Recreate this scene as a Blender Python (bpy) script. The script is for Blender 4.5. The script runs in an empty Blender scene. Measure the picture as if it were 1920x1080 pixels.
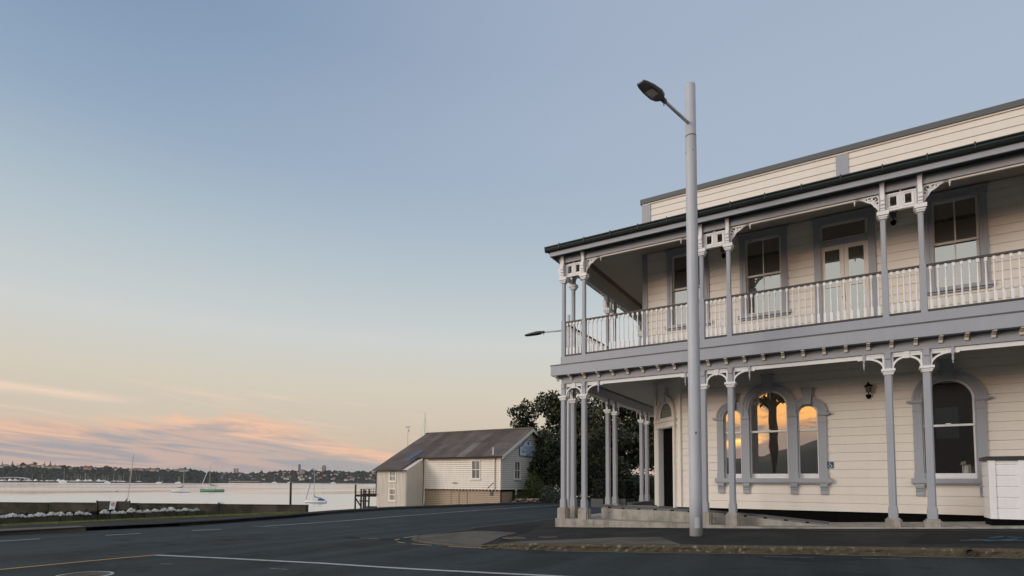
import bpy, bmesh, math, random
import numpy as np
from mathutils import Matrix, Vector

rnd = random.Random(7)
S = bpy.context.scene
COL = S.collection
PI = math.pi
R = math.radians

# ---------------------------------------------------------------- camera
HE, PITCH, ROLL = R(31.5876), R(3.6508), R(0.4043)
EYE = Vector((7.5634, -15.3060, 0.0))
hd = Vector((-math.sin(HE), math.cos(HE), 0))
rt = Vector((math.cos(HE), math.sin(HE), 0))
fw = hd * math.cos(PITCH) + Vector((0, 0, 1)) * math.sin(PITCH)
up = -hd * math.sin(PITCH) + Vector((0, 0, 1)) * math.cos(PITCH)
r2 = rt * math.cos(ROLL) + up * math.sin(ROLL)
u2 = -rt * math.sin(ROLL) + up * math.cos(ROLL)
cd = bpy.data.cameras.new('camera')
cam = bpy.data.objects.new('camera', cd)
COL.objects.link(cam)
cam.matrix_world = Matrix(((r2.x, u2.x, -fw.x, EYE.x), (r2.y, u2.y, -fw.y, EYE.y), (r2.z, u2.z, -fw.z, EYE.z), (0, 0, 0, 1)))
cd.sensor_width = 36.0
cd.lens = 1051.1 / 1920 * 36
cd.shift_y = (838.45 - 540) / 1920
cd.clip_start = 0.1
cd.clip_end = 20000
S.camera = cam


def bearing(px, depth):
    """plan point at a given distance along a bearing from the street corner where the camera stands"""
    X = (px - 960) / 1051.1 * depth
    p = EYE + rt * X + hd * depth
    return p.x, p.y


def height(px, py, depth):
    return (905.5 + 0.0071 * (px - 960) - py) / 1051.1 * depth


# ---------------------------------------------------------------- render settings
S.render.engine = 'CYCLES'
S.view_settings.view_transform = 'Standard'
S.view_settings.look = 'None'
S.view_settings.exposure = 0.0
S.view_settings.gamma = 1.0
S.view_settings.use_curve_mapping = False
S.cycles.max_bounces = 6
S.cycles.use_denoising = True

# ---------------------------------------------------------------- world
W = bpy.data.worlds.new('World')
S.world = W
W.use_nodes = True


class G:
    """small helper for writing node graphs"""
    def __init__(self, nt):
        self.nt = nt
        nt.nodes.clear()

    def n(self, typ, **kw):
        nd = self.nt.nodes.new(typ)
        for k, v in kw.items():
            setattr(nd, k, v)
        return nd

    def put(self, sock, v):
        if isinstance(v, bpy.types.NodeSocket):
            self.nt.links.new(v, sock)
        elif isinstance(v, (tuple, list)) and len(v) == 3 and sock.type == 'RGBA':
            sock.default_value = (*v, 1)
        else:
            sock.default_value = v

    def m(self, op, a, b=None, c=None, clamp=False):
        nd = self.n('ShaderNodeMath', operation=op, use_clamp=clamp)
        for i, v in enumerate((a, b, c)):
            if v is not None:
                self.put(nd.inputs[i], v)
        return nd.outputs[0]

    def mix(self, f, a, b, blend='MIX'):
        nd = self.n('ShaderNodeMix', data_type='RGBA', blend_type=blend)
        self.put(nd.inputs['Factor'], f)
        self.put(nd.inputs[6], a)
        self.put(nd.inputs[7], b)
        return nd.outputs[2]

    def step(self, v, lo, hi, a=0.0, b=1.0):
        nd = self.n('ShaderNodeMapRange', interpolation_type='SMOOTHSTEP')
        self.put(nd.inputs[0], v)
        for i, x in enumerate((lo, hi, a, b)):
            self.put(nd.inputs[i + 1], x)
        return nd.outputs[0]

    def ramp(self, v, stops, interp='LINEAR'):
        nd = self.n('ShaderNodeValToRGB')
        cr = nd.color_ramp
        cr.interpolation = interp
        while len(cr.elements) < len(stops):
            cr.elements.new(0.5)
        for e, (p, c) in zip(cr.elements, stops):
            e.position = p
            e.color = (*c, 1) if not isinstance(c, (int, float)) else (c, c, c, 1)
        self.put(nd.inputs[0], v)
        return nd.outputs[0]

    def vec(self, x, y, z):
        nd = self.n('ShaderNodeCombineXYZ')
        for i, v in enumerate((x, y, z)):
            self.put(nd.inputs[i], v)
        return nd.outputs[0]

    def noise(self, vec, scale, detail=4, rough=0.55, dist=0.0):
        nd = self.n('ShaderNodeTexNoise')
        if vec is not None:
            self.put(nd.inputs['Vector'], vec)
        nd.inputs['Scale'].default_value = scale
        nd.inputs['Detail'].default_value = detail
        nd.inputs['Roughness'].default_value = rough
        nd.inputs['Distortion'].default_value = dist
        return nd.outputs['Fac']


SUN_AZ = math.atan2(-0.17, -0.985)      # from +Y towards +X: the afterglow is behind the camera
SUN_EL = R(7)
g = G(W.node_tree)
tc = g.n('ShaderNodeTexCoord').outputs['Generated']
sp = g.n('ShaderNodeSeparateXYZ')
g.put(sp.inputs[0], tc)
dx, dy, dz = sp.outputs
el = g.m('MULTIPLY', g.m('ARCSINE', dz), 180 / PI)
az = g.m('MULTIPLY', g.m('ARCTAN2', dy, dx), 180 / PI)
eln = g.m('DIVIDE', el, 90.0, clamp=True)
front = g.ramp(eln, [(0.0, (.50, .39, .37)), (3.5 / 90, (.66, .54, .42)), (9 / 90, (.69, .63, .52)), (14 / 90, (.64, .665, .65)),
                     (21 / 90, (.48, .57, .625)), (29 / 90, (.315, .42, .555)), (38 / 90, (.218, .318, .475)), (1, (.09, .16, .31))])
rear = g.ramp(eln, [(0.0, (.80, .45, .25)), (3 / 90, (.85, .52, .30)), (6 / 90, (1.15, .72, .36)), (10 / 90, (1.5, 1.25, .98)), (14 / 90, (1.52, 1.48, 1.38)),
                    (26 / 90, (1.52, 1.55, 1.55)), (40 / 90, (1.10, 1.2, 1.32)), (60 / 90, (.30, .40, .58)), (1, (.09, .16, .31))])
hl = g.m('SQRT', g.m('ADD', g.m('MULTIPLY', dx, dx), g.m('ADD', g.m('MULTIPLY', dy, dy), 1e-5)))
cr_ = g.m('DIVIDE', g.m('ADD', g.m('MULTIPLY', dx, math.sin(SUN_AZ)), g.m('MULTIPLY', dy, math.cos(SUN_AZ))), hl)
rf = g.step(cr_, 0.02, 0.85)
base = g.mix(rf, front, rear)
ra = R(75)
rgt = g.m('DIVIDE', g.m('ADD', g.m('MULTIPLY', dx, math.cos(ra)), g.m('MULTIPLY', dy, math.sin(ra))), hl)
lift = g.step(rgt, 0.0, 1.0)
high = g.step(el, 14.0, 34.0)
base = g.mix(g.m('MULTIPLY', g.m('MULTIPLY', lift, high), 0.6), base, (.50, .56, .665))
# cloud bank low over the far shore
w_ = g.m('SUBTRACT', 164.0, az)
wn = g.m('DIVIDE', w_, 60.0, clamp=True)
top = g.m('MULTIPLY', g.ramp(wn, [(0.0, .47), (8 / 60, .53), (15 / 60, .60), (20 / 60, .56), (28 / 60, .36), (36 / 60, .22), (1, .10)]), 10.0)
skew = g.m('ADD', el, g.m('MULTIPLY', w_, 0.10))
cv = g.vec(g.m('MULTIPLY', w_, 0.045), g.m('MULTIPLY', skew, 0.26), 0.0)
n1 = g.noise(cv, 2.4, 8, 0.62, 0.8)
cv2 = g.vec(g.m('MULTIPLY', w_, 0.03), g.m('MULTIPLY', skew, 0.30), 3.3)
n2 = g.noise(cv2, 3.0, 7, 0.60, 0.9)
dep = g.m('ADD', g.m('SUBTRACT', top, el), g.m('MULTIPLY', g.m('SUBTRACT', n1, 0.5), 4.2))
bank = g.step(dep, -0.2, 1.3)
frg = g.m('MULTIPLY', g.step(dep, -0.5, 0.7), g.m('SUBTRACT', 1.0, g.step(dep, 0.6, 2.2)))
bcol = g.mix(g.step(n2, 0.44, 0.60), (.365, .355, .395), (.62, .45, .39))
bcol = g.mix(g.step(w_, 14.0, 34.0), bcol, (.40, .41, .41))
sky = g.mix(g.m('MULTIPLY', bank, 0.86), base, bcol)
sky = g.mix(g.m('MULTIPLY', frg, g.step(n2, 0.30, 0.6, 0.25, 0.95)), sky, (.96, .58, .39))
w1 = g.noise(g.vec(g.m('MULTIPLY', w_, 0.05), g.m('MULTIPLY', skew, 0.55), 8.0), 1.7, 4, 0.55, 0.3)
wm = g.m('MULTIPLY', g.step(w1, 0.53, 0.72), g.m('MULTIPLY', g.step(el, 2.5, 4.5), g.m('SUBTRACT', 1.0, g.step(el, 7.0, 9.5))))
sky = g.mix(g.m('MULTIPLY', wm, 0.6), sky, (.88, .66, .52))
w2 = g.m('MULTIPLY', g.m('SUBTRACT', 1.0, g.step(g.m('ABSOLUTE', g.m('SUBTRACT', el, g.m('SUBTRACT', g.m('ADD', 6.6, n2), g.m('MULTIPLY', w_, 0.05)))), 0.05, 0.6)), g.m('SUBTRACT', 1.0, g.step(w_, 4.0, 10.0)))
sky = g.mix(g.m('MULTIPLY', w2, 0.75), sky, (.92, .70, .55))
# sunset clouds on the opposite side
rc = g.noise(g.vec(g.m('MULTIPLY', az, 0.12), g.m('ADD', g.m('MULTIPLY', el, 0.40), g.m('MULTIPLY', az, 0.03)), 1.0), 1.7, 8, 0.62, 0.9)
rm = g.m('MULTIPLY', rf, g.m('SUBTRACT', 1.0, g.step(el, 11.0, 20.0)))
lowc = g.m('MULTIPLY', rm, g.m('SUBTRACT', 1.0, g.step(el, 5.5, 7.5)))
sky = g.mix(g.m('MULTIPLY', lowc, g.step(rc, 0.30, 0.70, 0.55, 0.95)), sky, (.50, .40, .42))
highc = g.m('MULTIPLY', g.m('MULTIPLY', rm, g.step(el, 4.6, 6.6)), g.m('SUBTRACT', 1.0, g.step(el, 9.5, 13.0)))
ccol = g.mix(g.step(rc, 0.47, 0.60), (2.8, 1.20, .30), (.50, .36, .34))
sky = g.mix(g.m('MULTIPLY', highc, 0.9), sky, ccol)
gb = g.m('ABSOLUTE', g.m('SUBTRACT', el, g.m('ADD', 4.1, g.m('MULTIPLY', g.m('ADD', az, 99.0), 0.25))))
gl = g.m('MULTIPLY', g.m('SUBTRACT', 1.0, g.step(gb, 0.15, 0.7)), g.m('SUBTRACT', 1.0, g.step(g.m('ABSOLUTE', g.m('ADD', az, 99.5)), 1.2, 3.2)))
sky = g.mix(g.m('MULTIPLY', gl, g.step(rc, 0.35, 0.58, 1.0, 0.25)), sky, (7.0, 3.4, .7))
nish = g.n('ShaderNodeTexSky', sky_type='NISHITA')
nish.sun_disc = False
nish.sun_elevation = SUN_EL
nish.sun_rotation = SUN_AZ
bg1 = g.n('ShaderNodeBackground')
g.put(bg1.inputs[0], nish.outputs[0])
bg1.inputs[1].default_value = 0.05
bg2 = g.n('ShaderNodeBackground')
g.put(bg2.inputs[0], sky)
bg2.inputs[1].default_value = 1.0
mxs = g.n('ShaderNodeMixShader')
mxs.inputs[0].default_value = 0.95
g.nt.links.new(bg1.outputs[0], mxs.inputs[1])
g.nt.links.new(bg2.outputs[0], mxs.inputs[2])
wo = g.n('ShaderNodeOutputWorld')
g.nt.links.new(mxs.outputs[0], wo.inputs[0])

# ---------------------------------------------------------------- sun (soft afterglow)
sl = bpy.data.lights.new('sun', 'SUN')
sl.energy = 1.25
sl.angle = R(20)
sl.color = (1.0, 0.92, 0.84)
so = bpy.data.objects.new('sun', sl)
COL.objects.link(so)
sdir = Vector((-.62 * math.cos(R(13)), -.785 * math.cos(R(13)), math.sin(R(13))))
so.rotation_euler = (-sdir).to_track_quat('-Z', 'Y').to_euler()
so.location = (0, -30, 20)


# ---------------------------------------------------------------- materials
def mat(name, base, rough=0.6, var=0.06, scale=3.0, bump=0.0, bscale=40.0, metal=0.0, spec=0.4, col2=None, mask=(0.45, 0.65), stretch=None, each=0.0, streak=0.0):
    m = bpy.data.materials.new(name)
    m.use_nodes = True
    q = G(m.node_tree)
    pos = q.n('ShaderNodeNewGeometry').outputs['Position']
    if stretch:
        mp = q.n('ShaderNodeVectorMath', operation='MULTIPLY')
        q.put(mp.inputs[0], pos)
        mp.inputs[1].default_value = stretch
        pos = mp.outputs[0]
    b = q.n('ShaderNodeBsdfPrincipled')
    nz = q.noise(pos, scale, 6, 0.6)
    k = q.m('ADD', 1.0 - var, q.m('MULTIPLY', nz, 2 * var))
    c = base
    if col2:
        c = q.mix(q.step(q.noise(pos, scale * 0.7, 7, 0.65), *mask), base, col2)
    if each:
        k = q.m('MULTIPLY', k, q.m('ADD', 1.0 - each, q.m('MULTIPLY', q.n('ShaderNodeObjectInfo').outputs['Random'], 2 * each)))
    if streak:
        sv = q.n('ShaderNodeVectorMath', operation='MULTIPLY')
        q.put(sv.inputs[0], pos)
        sv.inputs[1].default_value = (7.0, 7.0, .55)
        k = q.m('MULTIPLY', k, q.step(q.noise(sv.outputs[0], 1.0, 5, .65), .30, .60, 1.0 - streak, 1.0))
    cc = q.mix(1.0, c, q.vec(k, k, k), 'MULTIPLY')
    q.put(b.inputs['Base Color'], cc)
    b.inputs['Roughness'].default_value = rough
    b.inputs['Metallic'].default_value = metal
    b.inputs['Specular IOR Level'].default_value = spec
    if bump:
        bp = q.n('ShaderNodeBump')
        bp.inputs['Strength'].default_value = bump
        bp.inputs['Distance'].default_value = 0.02
        q.put(bp.inputs['Height'], q.noise(pos, bscale, 5, 0.6))
        q.put(b.inputs['Normal'], bp.outputs[0])
    o = q.n('ShaderNodeOutputMaterial')
    q.nt.links.new(b.outputs[0], o.inputs[0])
    return m


M = {}
M['cream'] = mat('cream_paint', (.75, .695, .625), .5, .05, 1.3, .08, 60, each=.018, streak=.025)
M['white'] = mat('white_paint', (.76, .75, .75), .5, .06, 2.0, .06, 60, each=.025, streak=.04)
M['grey'] = mat('grey_paint', (.335, .35, .385), .5, .07, 1.6, .06, 60, each=.025, streak=.04)
M['dark'] = mat('dark_paint', (.035, .036, .036), .45, .1, 2)
M['rail'] = mat('rail_paint', (.055, .047, .044), .5, .1, 2)
M['cap'] = mat('parapet_cap', (.10, .105, .105), .5, .08, 2)
M['green_dark'] = mat('gutter_paint', (.012, .018, .016), .4, .1, 2)
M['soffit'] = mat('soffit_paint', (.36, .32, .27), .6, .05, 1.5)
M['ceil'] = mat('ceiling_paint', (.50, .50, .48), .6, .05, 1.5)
M['black'] = mat('black_paint_and_shade', (.004, .004, .004), .8, .1, 2, spec=.05)  # black paint on fittings, also painted shade in gaps and hollows
M['door'] = mat('door_paint', (.040, .039, .037), .35, .1, 2)
M['conc'] = mat('concrete', (.37, .34, .30), .85, .12, 3.5, .3, 60, col2=(.26, .23, .19), streak=.25)
M['conc_dark'] = mat('concrete_stained', (.085, .075, .060), .9, .25, 1.2, .35, 30, col2=(.040, .038, .030), mask=(.40, .62), spec=.12)
M['apron'] = mat('apron_concrete', (.135, .118, .095), .9, .14, 1.4, .3, 70, col2=(.095, .085, .068), mask=(.45, .62), spec=.12)
M['kerb'] = mat('kerb_stone', (.085, .070, .044), .95, .5, 14, .9, 45, col2=(.27, .23, .17), mask=(.55, .68))
M['kerb_far'] = mat('kerb_far', (.060, .057, .052), .95, .3, 5, .6, 30, col2=(.10, .095, .085), mask=(.55, .7), spec=.12)
M['footpath'] = mat('footpath_asphalt', (.033, .031, .030), .9, .2, 1.2, .5, 130, col2=(.045, .042, .038), mask=(.42, .62), spec=.12)
M['footpath2'] = mat('patched_asphalt', (.024, .024, .024), .9, .2, 1.2, .5, 130, spec=.12)
M['mark'] = mat('white_road_paint', (.42, .42, .42), .7, .25, 9, .2, 60, col2=(.26, .26, .26), mask=(.55, .72))
M['mark_worn'] = mat('worn_road_paint', (.20, .20, .20), .8, .35, 8, col2=(.09, .09, .09), mask=(.45, .62))
M['ymark'] = mat('yellow_road_paint', (.46, .25, .07), .7, .2, 7, .2, 60, col2=(.36, .22, .09), mask=(.5, .7))
M['ymark_pale'] = mat('pale_yellow_paint', (.42, .31, .18), .7, .3, 8)
M['blue_paint'] = mat('blue_spray', (.03, .14, .22), .8, .4, 10, col2=(.06, .07, .08), mask=(.5, .62))
M['grass'] = mat('grass_soil', (.09, .105, .02), .95, .4, 4, .5, 40, col2=(.13, .125, .035), mask=(.45, .65), spec=.12)
M['blade'] = mat('grass_blades', (.15, .175, .03), .8, .4, 3)
M['soil'] = mat('soil', (.018, .014, .010), .95, .4, 9, .5, 40, spec=.12)
M['pole'] = mat('galvanised_pole', (.46, .475, .51), .5, .10, 2.5, .06, 60, spec=.5, streak=.12)
M['lamp_head'] = mat('lamp_housing', (.055, .062, .058), .4, .1, 4)
M['lens'] = mat('lamp_lens', (.10, .10, .085), .12, .1, 4, spec=.8)
M['shed_white'] = mat('shed_white', (.74, .68, .59), .6, .07, 1.2, streak=.12)
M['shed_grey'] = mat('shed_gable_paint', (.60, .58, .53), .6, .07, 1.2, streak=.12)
M['shed_beige'] = mat('shed_beige', (.36, .275, .19), .65, .08, 1.2)
M['timber'] = mat('weathered_timber', (.040, .032, .025), .9, .3, 4, .4, 30)
M['bench'] = mat('bench_timber', (.052, .045, .036), .8, .3, 6, .3, 40, stretch=(1, 1, 6))
M['bench_iron'] = mat('bench_iron', (.016, .026, .020), .5, .2, 4)
M['bark'] = mat('bark', (.035, .028, .022), .95, .4, 5, .7, 20)
M['leaf'] = mat('pohutukawa_leaves', (.018, .026, .010), .6, .4, .9, col2=(.050, .054, .017), mask=(.45, .65))  # lighter second tone paints highlights into the foliage colour
M['leaf_green'] = mat('shrub_leaves', (.052, .078, .018), .6, .3, 2, col2=(.080, .10, .025))
M['leaf_grey'] = mat('grey_shrub_leaves', (.062, .075, .048), .7, .3, 2)
M['hedge'] = mat('hedge_leaves', (.014, .021, .010), .6, .3, 3)
M['petal'] = mat('white_petals', (.80, .79, .74), .6, .05, 5)
M['darkleaf'] = mat('dark_bedding_leaves', (.020, .014, .013), .7, .4, 5)
M['stone'] = mat('garden_stone', (.26, .21, .15), .9, .25, 4, .5, 20)
M['plant_box'] = mat('planter_paint', (.075, .08, .085), .6, .1, 2)
M['hull_white'] = mat('hull_white', (.72, .72, .72), .35, .03, 2)
M['hull_green'] = mat('hull_green', (.13, .27, .16), .35, .05, 2)
M['teal'] = mat('teal_boot', (.06, .22, .20), .4, .05, 2)
M['canvas_blue'] = mat('canvas_blue', (.012, .09, .24), .7, .1, 3)
M['canvas_green'] = mat('canvas_green', (.05, .17, .10), .7, .1, 3)
M['canvas_dark'] = mat('canvas_dark', (.018, .012, .014), .7, .1, 3)
M['mast'] = mat('mast_alloy', (.48, .43, .35), .4, .05, 3)
M['mast_wood'] = mat('mast_wood', (.45, .27, .12), .4, .05, 3)
M['far_wood'] = mat('far_wood', (.030, .036, .026), .95, .35, .02)
M['far_wood2'] = mat('far_ridge_wood', (.030, .034, .028), .95, .35, .015)
M['far_hill'] = mat('far_hill', (.034, .036, .028), .95, .3, .02)
M['red_roof'] = mat('red_roof', (.22, .075, .045), .8, .2, .1)
M['grey_roof'] = mat('grey_roof', (.12, .11, .10), .8, .2, .1)
M['brown_roof'] = mat('brown_roof', (.15, .095, .065), .8, .2, .1)
M['house_wall'] = mat('house_wall', (.42, .36, .30), .8, .08, .1)
M['house_pink'] = mat('house_pink', (.50, .33, .29), .8, .08, .1)
M['house_white'] = mat('house_white', (.56, .53, .48), .8, .05, .1)
M['tower_grey'] = mat('tower_grey', (.19, .20, .21), .7, .05, .1)
M['tower_pink'] = mat('tower_pink', (.36, .27, .26), .7, .05, .1)
M['rock'] = mat('breakwater_rock', (.035, .033, .032), .95, .3, .3)
M['sign_white'] = mat('sign_white', (.62, .66, .70), .5, .03, 3)
M['sign_blue'] = mat('sign_blue', (.020, .075, .20), .5, .03, 3)
M['sign_red'] = mat('sign_red', (.42, .03, .03), .5, .03, 3)
M['sign_sky'] = mat('sign_pale_blue', (.55, .64, .72), .5, .05, 3)
M['sign_teal'] = mat('sign_navy', (.012, .07, .13), .5, .03, 3)
M['transom'] = mat('transom_green', (.10, .125, .10), .3, .05, 3)
M['gilt'] = mat('gilt_letter', (.42, .30, .22), .5, .05, 3)
M['brass'] = mat('brass', (.55, .50, .42), .3, .05, 3, metal=.9)
M['lantern_glass'] = mat('lantern_glass', (.16, .15, .12), .12, .05, 3, spec=.7)
M['tarp'] = mat('blue_skylight', (.065, .092, .125), .45, .1, 3)
M['orange_float'] = mat('orange_float', (.45, .06, .02), .5, .05, 3)


def glass_mat(name, refl, tint, wav=0.012):
    m = bpy.data.materials.new(name)
    m.use_nodes = True
    q = G(m.node_tree)
    pos = q.n('ShaderNodeNewGeometry').outputs['Position']
    b = q.n('ShaderNodeBsdfPrincipled')
    q.put(b.inputs['Base Color'], q.mix(q.step(q.noise(pos, 2.2, 3), .35, .7), tint, tuple(x * .5 for x in tint)))
    b.inputs['Roughness'].default_value = .3
    gg = q.n('ShaderNodeBsdfGlossy')
    gg.inputs['Roughness'].default_value = 0.0
    gg.inputs['Color'].default_value = (.95, .97, .95, 1)
    bp = q.n('ShaderNodeBump')
    bp.inputs['Strength'].default_value = .07
    bp.inputs['Distance'].default_value = wav
    q.put(bp.inputs['Height'], q.noise(pos, 1.6, 1))
    q.put(gg.inputs['Normal'], bp.outputs[0])
    fr = q.n('ShaderNodeFresnel')
    fr.inputs[0].default_value = 1.5
    f = q.m('ADD', refl, q.m('MULTIPLY', fr.outputs[0], 1.0 - refl), clamp=True)
    mx = q.n('ShaderNodeMixShader')
    q.put(mx.inputs[0], f)
    q.nt.links.new(b.outputs[0], mx.inputs[1])
    q.nt.links.new(gg.outputs[0], mx.inputs[2])
    o = q.n('ShaderNodeOutputMaterial')
    q.nt.links.new(mx.outputs[0], o.inputs[0])
    return m


M['glass'] = glass_mat('window_glass', .23, (.006, .006, .005))
M['glass_low'] = glass_mat('window_glass_street', .42, (.010, .009, .008))
M['glass_far'] = glass_mat('window_glass_shed', .10, (.045, .048, .050))


def asphalt():
    m = bpy.data.materials.new('road_asphalt')
    m.use_nodes = True
    q = G(m.node_tree)
    pos = q.n('ShaderNodeNewGeometry').outputs['Position']
    b = q.n('ShaderNodeBsdfPrincipled')
    st = q.n('ShaderNodeVectorMath', operation='MULTIPLY')
    q.put(st.inputs[0], pos)
    st.inputs[1].default_value = (.9, .12, 1)
    streak = q.noise(st.outputs[0], 2.2, 5, .6)
    big = q.noise(pos, .22, 5, .6, .8)
    fine = q.noise(pos, 130, 3, .7)
    mid = q.noise(pos, 14, 4, .7)
    k = q.m('ADD', .10, q.m('ADD', q.m('MULTIPLY', streak, .70), q.m('ADD', q.m('MULTIPLY', big, .65), q.m('MULTIPLY', mid, .40))))
    k = q.m('MULTIPLY', k, q.step(fine, .25, .75, .55, 1.45))
    k = q.m('MULTIPLY', k, q.step(q.noise(pos, 42, 3, .75), .30, .70, .62, 1.38))
    wear = q.n('ShaderNodeVectorMath', operation='MULTIPLY')
    q.put(wear.inputs[0], pos)
    wear.inputs[1].default_value = (.8, .02, 1)
    k = q.m('MULTIPLY', k, q.step(q.noise(wear.outputs[0], 1.3, 2, .5), .35, .65, .82, 1.18))
    k = q.m('MULTIPLY', k, q.step(q.noise(pos, 1.1, 3, .5, .6), .60, .72, 1.0, .62))
    c = q.mix(q.step(q.noise(pos, .35, 4, .6, 1.2), .56, .62), (.036, .044, .045), (.026, .033, .034))
    # tar-sealed cracks
    vor = q.n('ShaderNodeTexVoronoi', feature='DISTANCE_TO_EDGE')
    q.put(vor.inputs['Vector'], pos)
    vor.inputs['Scale'].default_value = .16
    ck = q.m('MULTIPLY', q.m('SUBTRACT', 1.0, q.step(vor.outputs['Distance'], .0, .012)), q.step(q.noise(pos, .5, 2), .5, .6))
    c = q.mix(q.m('MULTIPLY', ck, .6), c, (.018, .019, .02))
    q.put(b.inputs['Base Color'], q.mix(1.0, c, q.vec(k, k, k), 'MULTIPLY'))
    q.put(b.inputs['Roughness'], q.step(big, .3, .7, .72, .9))
    b.inputs['Specular IOR Level'].default_value = .14
    bp = q.n('ShaderNodeBump')
    bp.inputs['Strength'].default_value = .7
    bp.inputs['Distance'].default_value = .008
    q.put(bp.inputs['Height'], q.m('ADD', fine, mid))
    q.put(b.inputs['Normal'], bp.outputs[0])
    o = q.n('ShaderNodeOutputMaterial')
    q.nt.links.new(b.outputs[0], o.inputs[0])
    return m


M['road'] = asphalt()


def water_mat():
    m = bpy.data.materials.new('harbour_water')
    m.use_nodes = True
    q = G(m.node_tree)
    pos = q.n('ShaderNodeNewGeometry').outputs['Position']
    b = q.n('ShaderNodeBsdfPrincipled')
    b.inputs['Base Color'].default_value = (.045, .055, .052, 1)
    band = q.n('ShaderNodeVectorMath', operation='MULTIPLY')
    q.put(band.inputs[0], pos)
    band.inputs[1].default_value = (.010, .0035, 1)
    bn = q.noise(band.outputs[0], 1.0, 4, .6, .5)
    q.put(b.inputs['Roughness'], q.step(bn, .40, .62, .16, .30))
    b.inputs['Specular IOR Level'].default_value = .5
    b.inputs['IOR'].default_value = 1.333
    bp = q.n('ShaderNodeBump')
    bp.inputs['Strength'].default_value = .55
    bp.inputs['Distance'].default_value = .12
    st = q.n('ShaderNodeVectorMath', operation='MULTIPLY')
    q.put(st.inputs[0], pos)
    st.inputs[1].default_value = (.8, .35, 1)
    q.put(bp.inputs['Height'], q.m('ADD', q.noise(st.outputs[0], .55, 5, .6), q.m('MULTIPLY', q.noise(st.outputs[0], .06, 3, .5), 2.0)))
    q.put(b.inputs['Normal'], bp.outputs[0])
    gz = q.n('ShaderNodeBsdfGlossy')
    q.put(gz.inputs['Roughness'], q.step(bn, .40, .62, .10, .26))
    gz.inputs['Color'].default_value = (.98, .97, .95, 1)
    q.put(gz.inputs['Normal'], bp.outputs[0])
    fr = q.n('ShaderNodeFresnel')
    fr.inputs[0].default_value = 1.333
    f = q.m('ADD', .45, q.m('MULTIPLY', fr.outputs[0], 1.0), clamp=True)
    mx = q.n('ShaderNodeMixShader')
    q.put(mx.inputs[0], f)
    q.nt.links.new(b.outputs[0], mx.inputs[1])
    q.nt.links.new(gz.outputs[0], mx.inputs[2])
    o = q.n('ShaderNodeOutputMaterial')
    q.nt.links.new(mx.outputs[0], o.inputs[0])
    return m


M['water'] = water_mat()


def roof_mat(name, c):
    m = mat(name, c, .75, .22, 1.4, col2=tuple(x * .72 for x in c), mask=(.42, .66))
    nt = m.node_tree
    wv = nt.nodes.new('ShaderNodeTexWave')
    wv.bands_direction = 'X'
    wv.inputs['Scale'].default_value = 4.2
    ge = nt.nodes.new('ShaderNodeNewGeometry')
    nt.links.new(ge.outputs['Position'], wv.inputs['Vector'])
    bp = nt.nodes.new('ShaderNodeBump')
    bp.inputs['Strength'].default_value = .8
    bp.inputs['Distance'].default_value = .02
    nt.links.new(wv.outputs['Fac'], bp.inputs['Height'])
    pr = [x for x in nt.nodes if x.type == 'BSDF_PRINCIPLED'][0]
    nt.links.new(bp.outputs[0], pr.inputs['Normal'])
    return m


M['iron'] = roof_mat('corrugated_iron', (.122, .092, .074))
M['iron_pale'] = roof_mat('corrugated_iron_pale', (.20, .175, .155))
M['iron_dark'] = roof_mat('corrugated_iron_dark', (.098, .072, .058))
M['iron_mid'] = roof_mat('corrugated_iron_mid', (.140, .112, .094))


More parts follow.
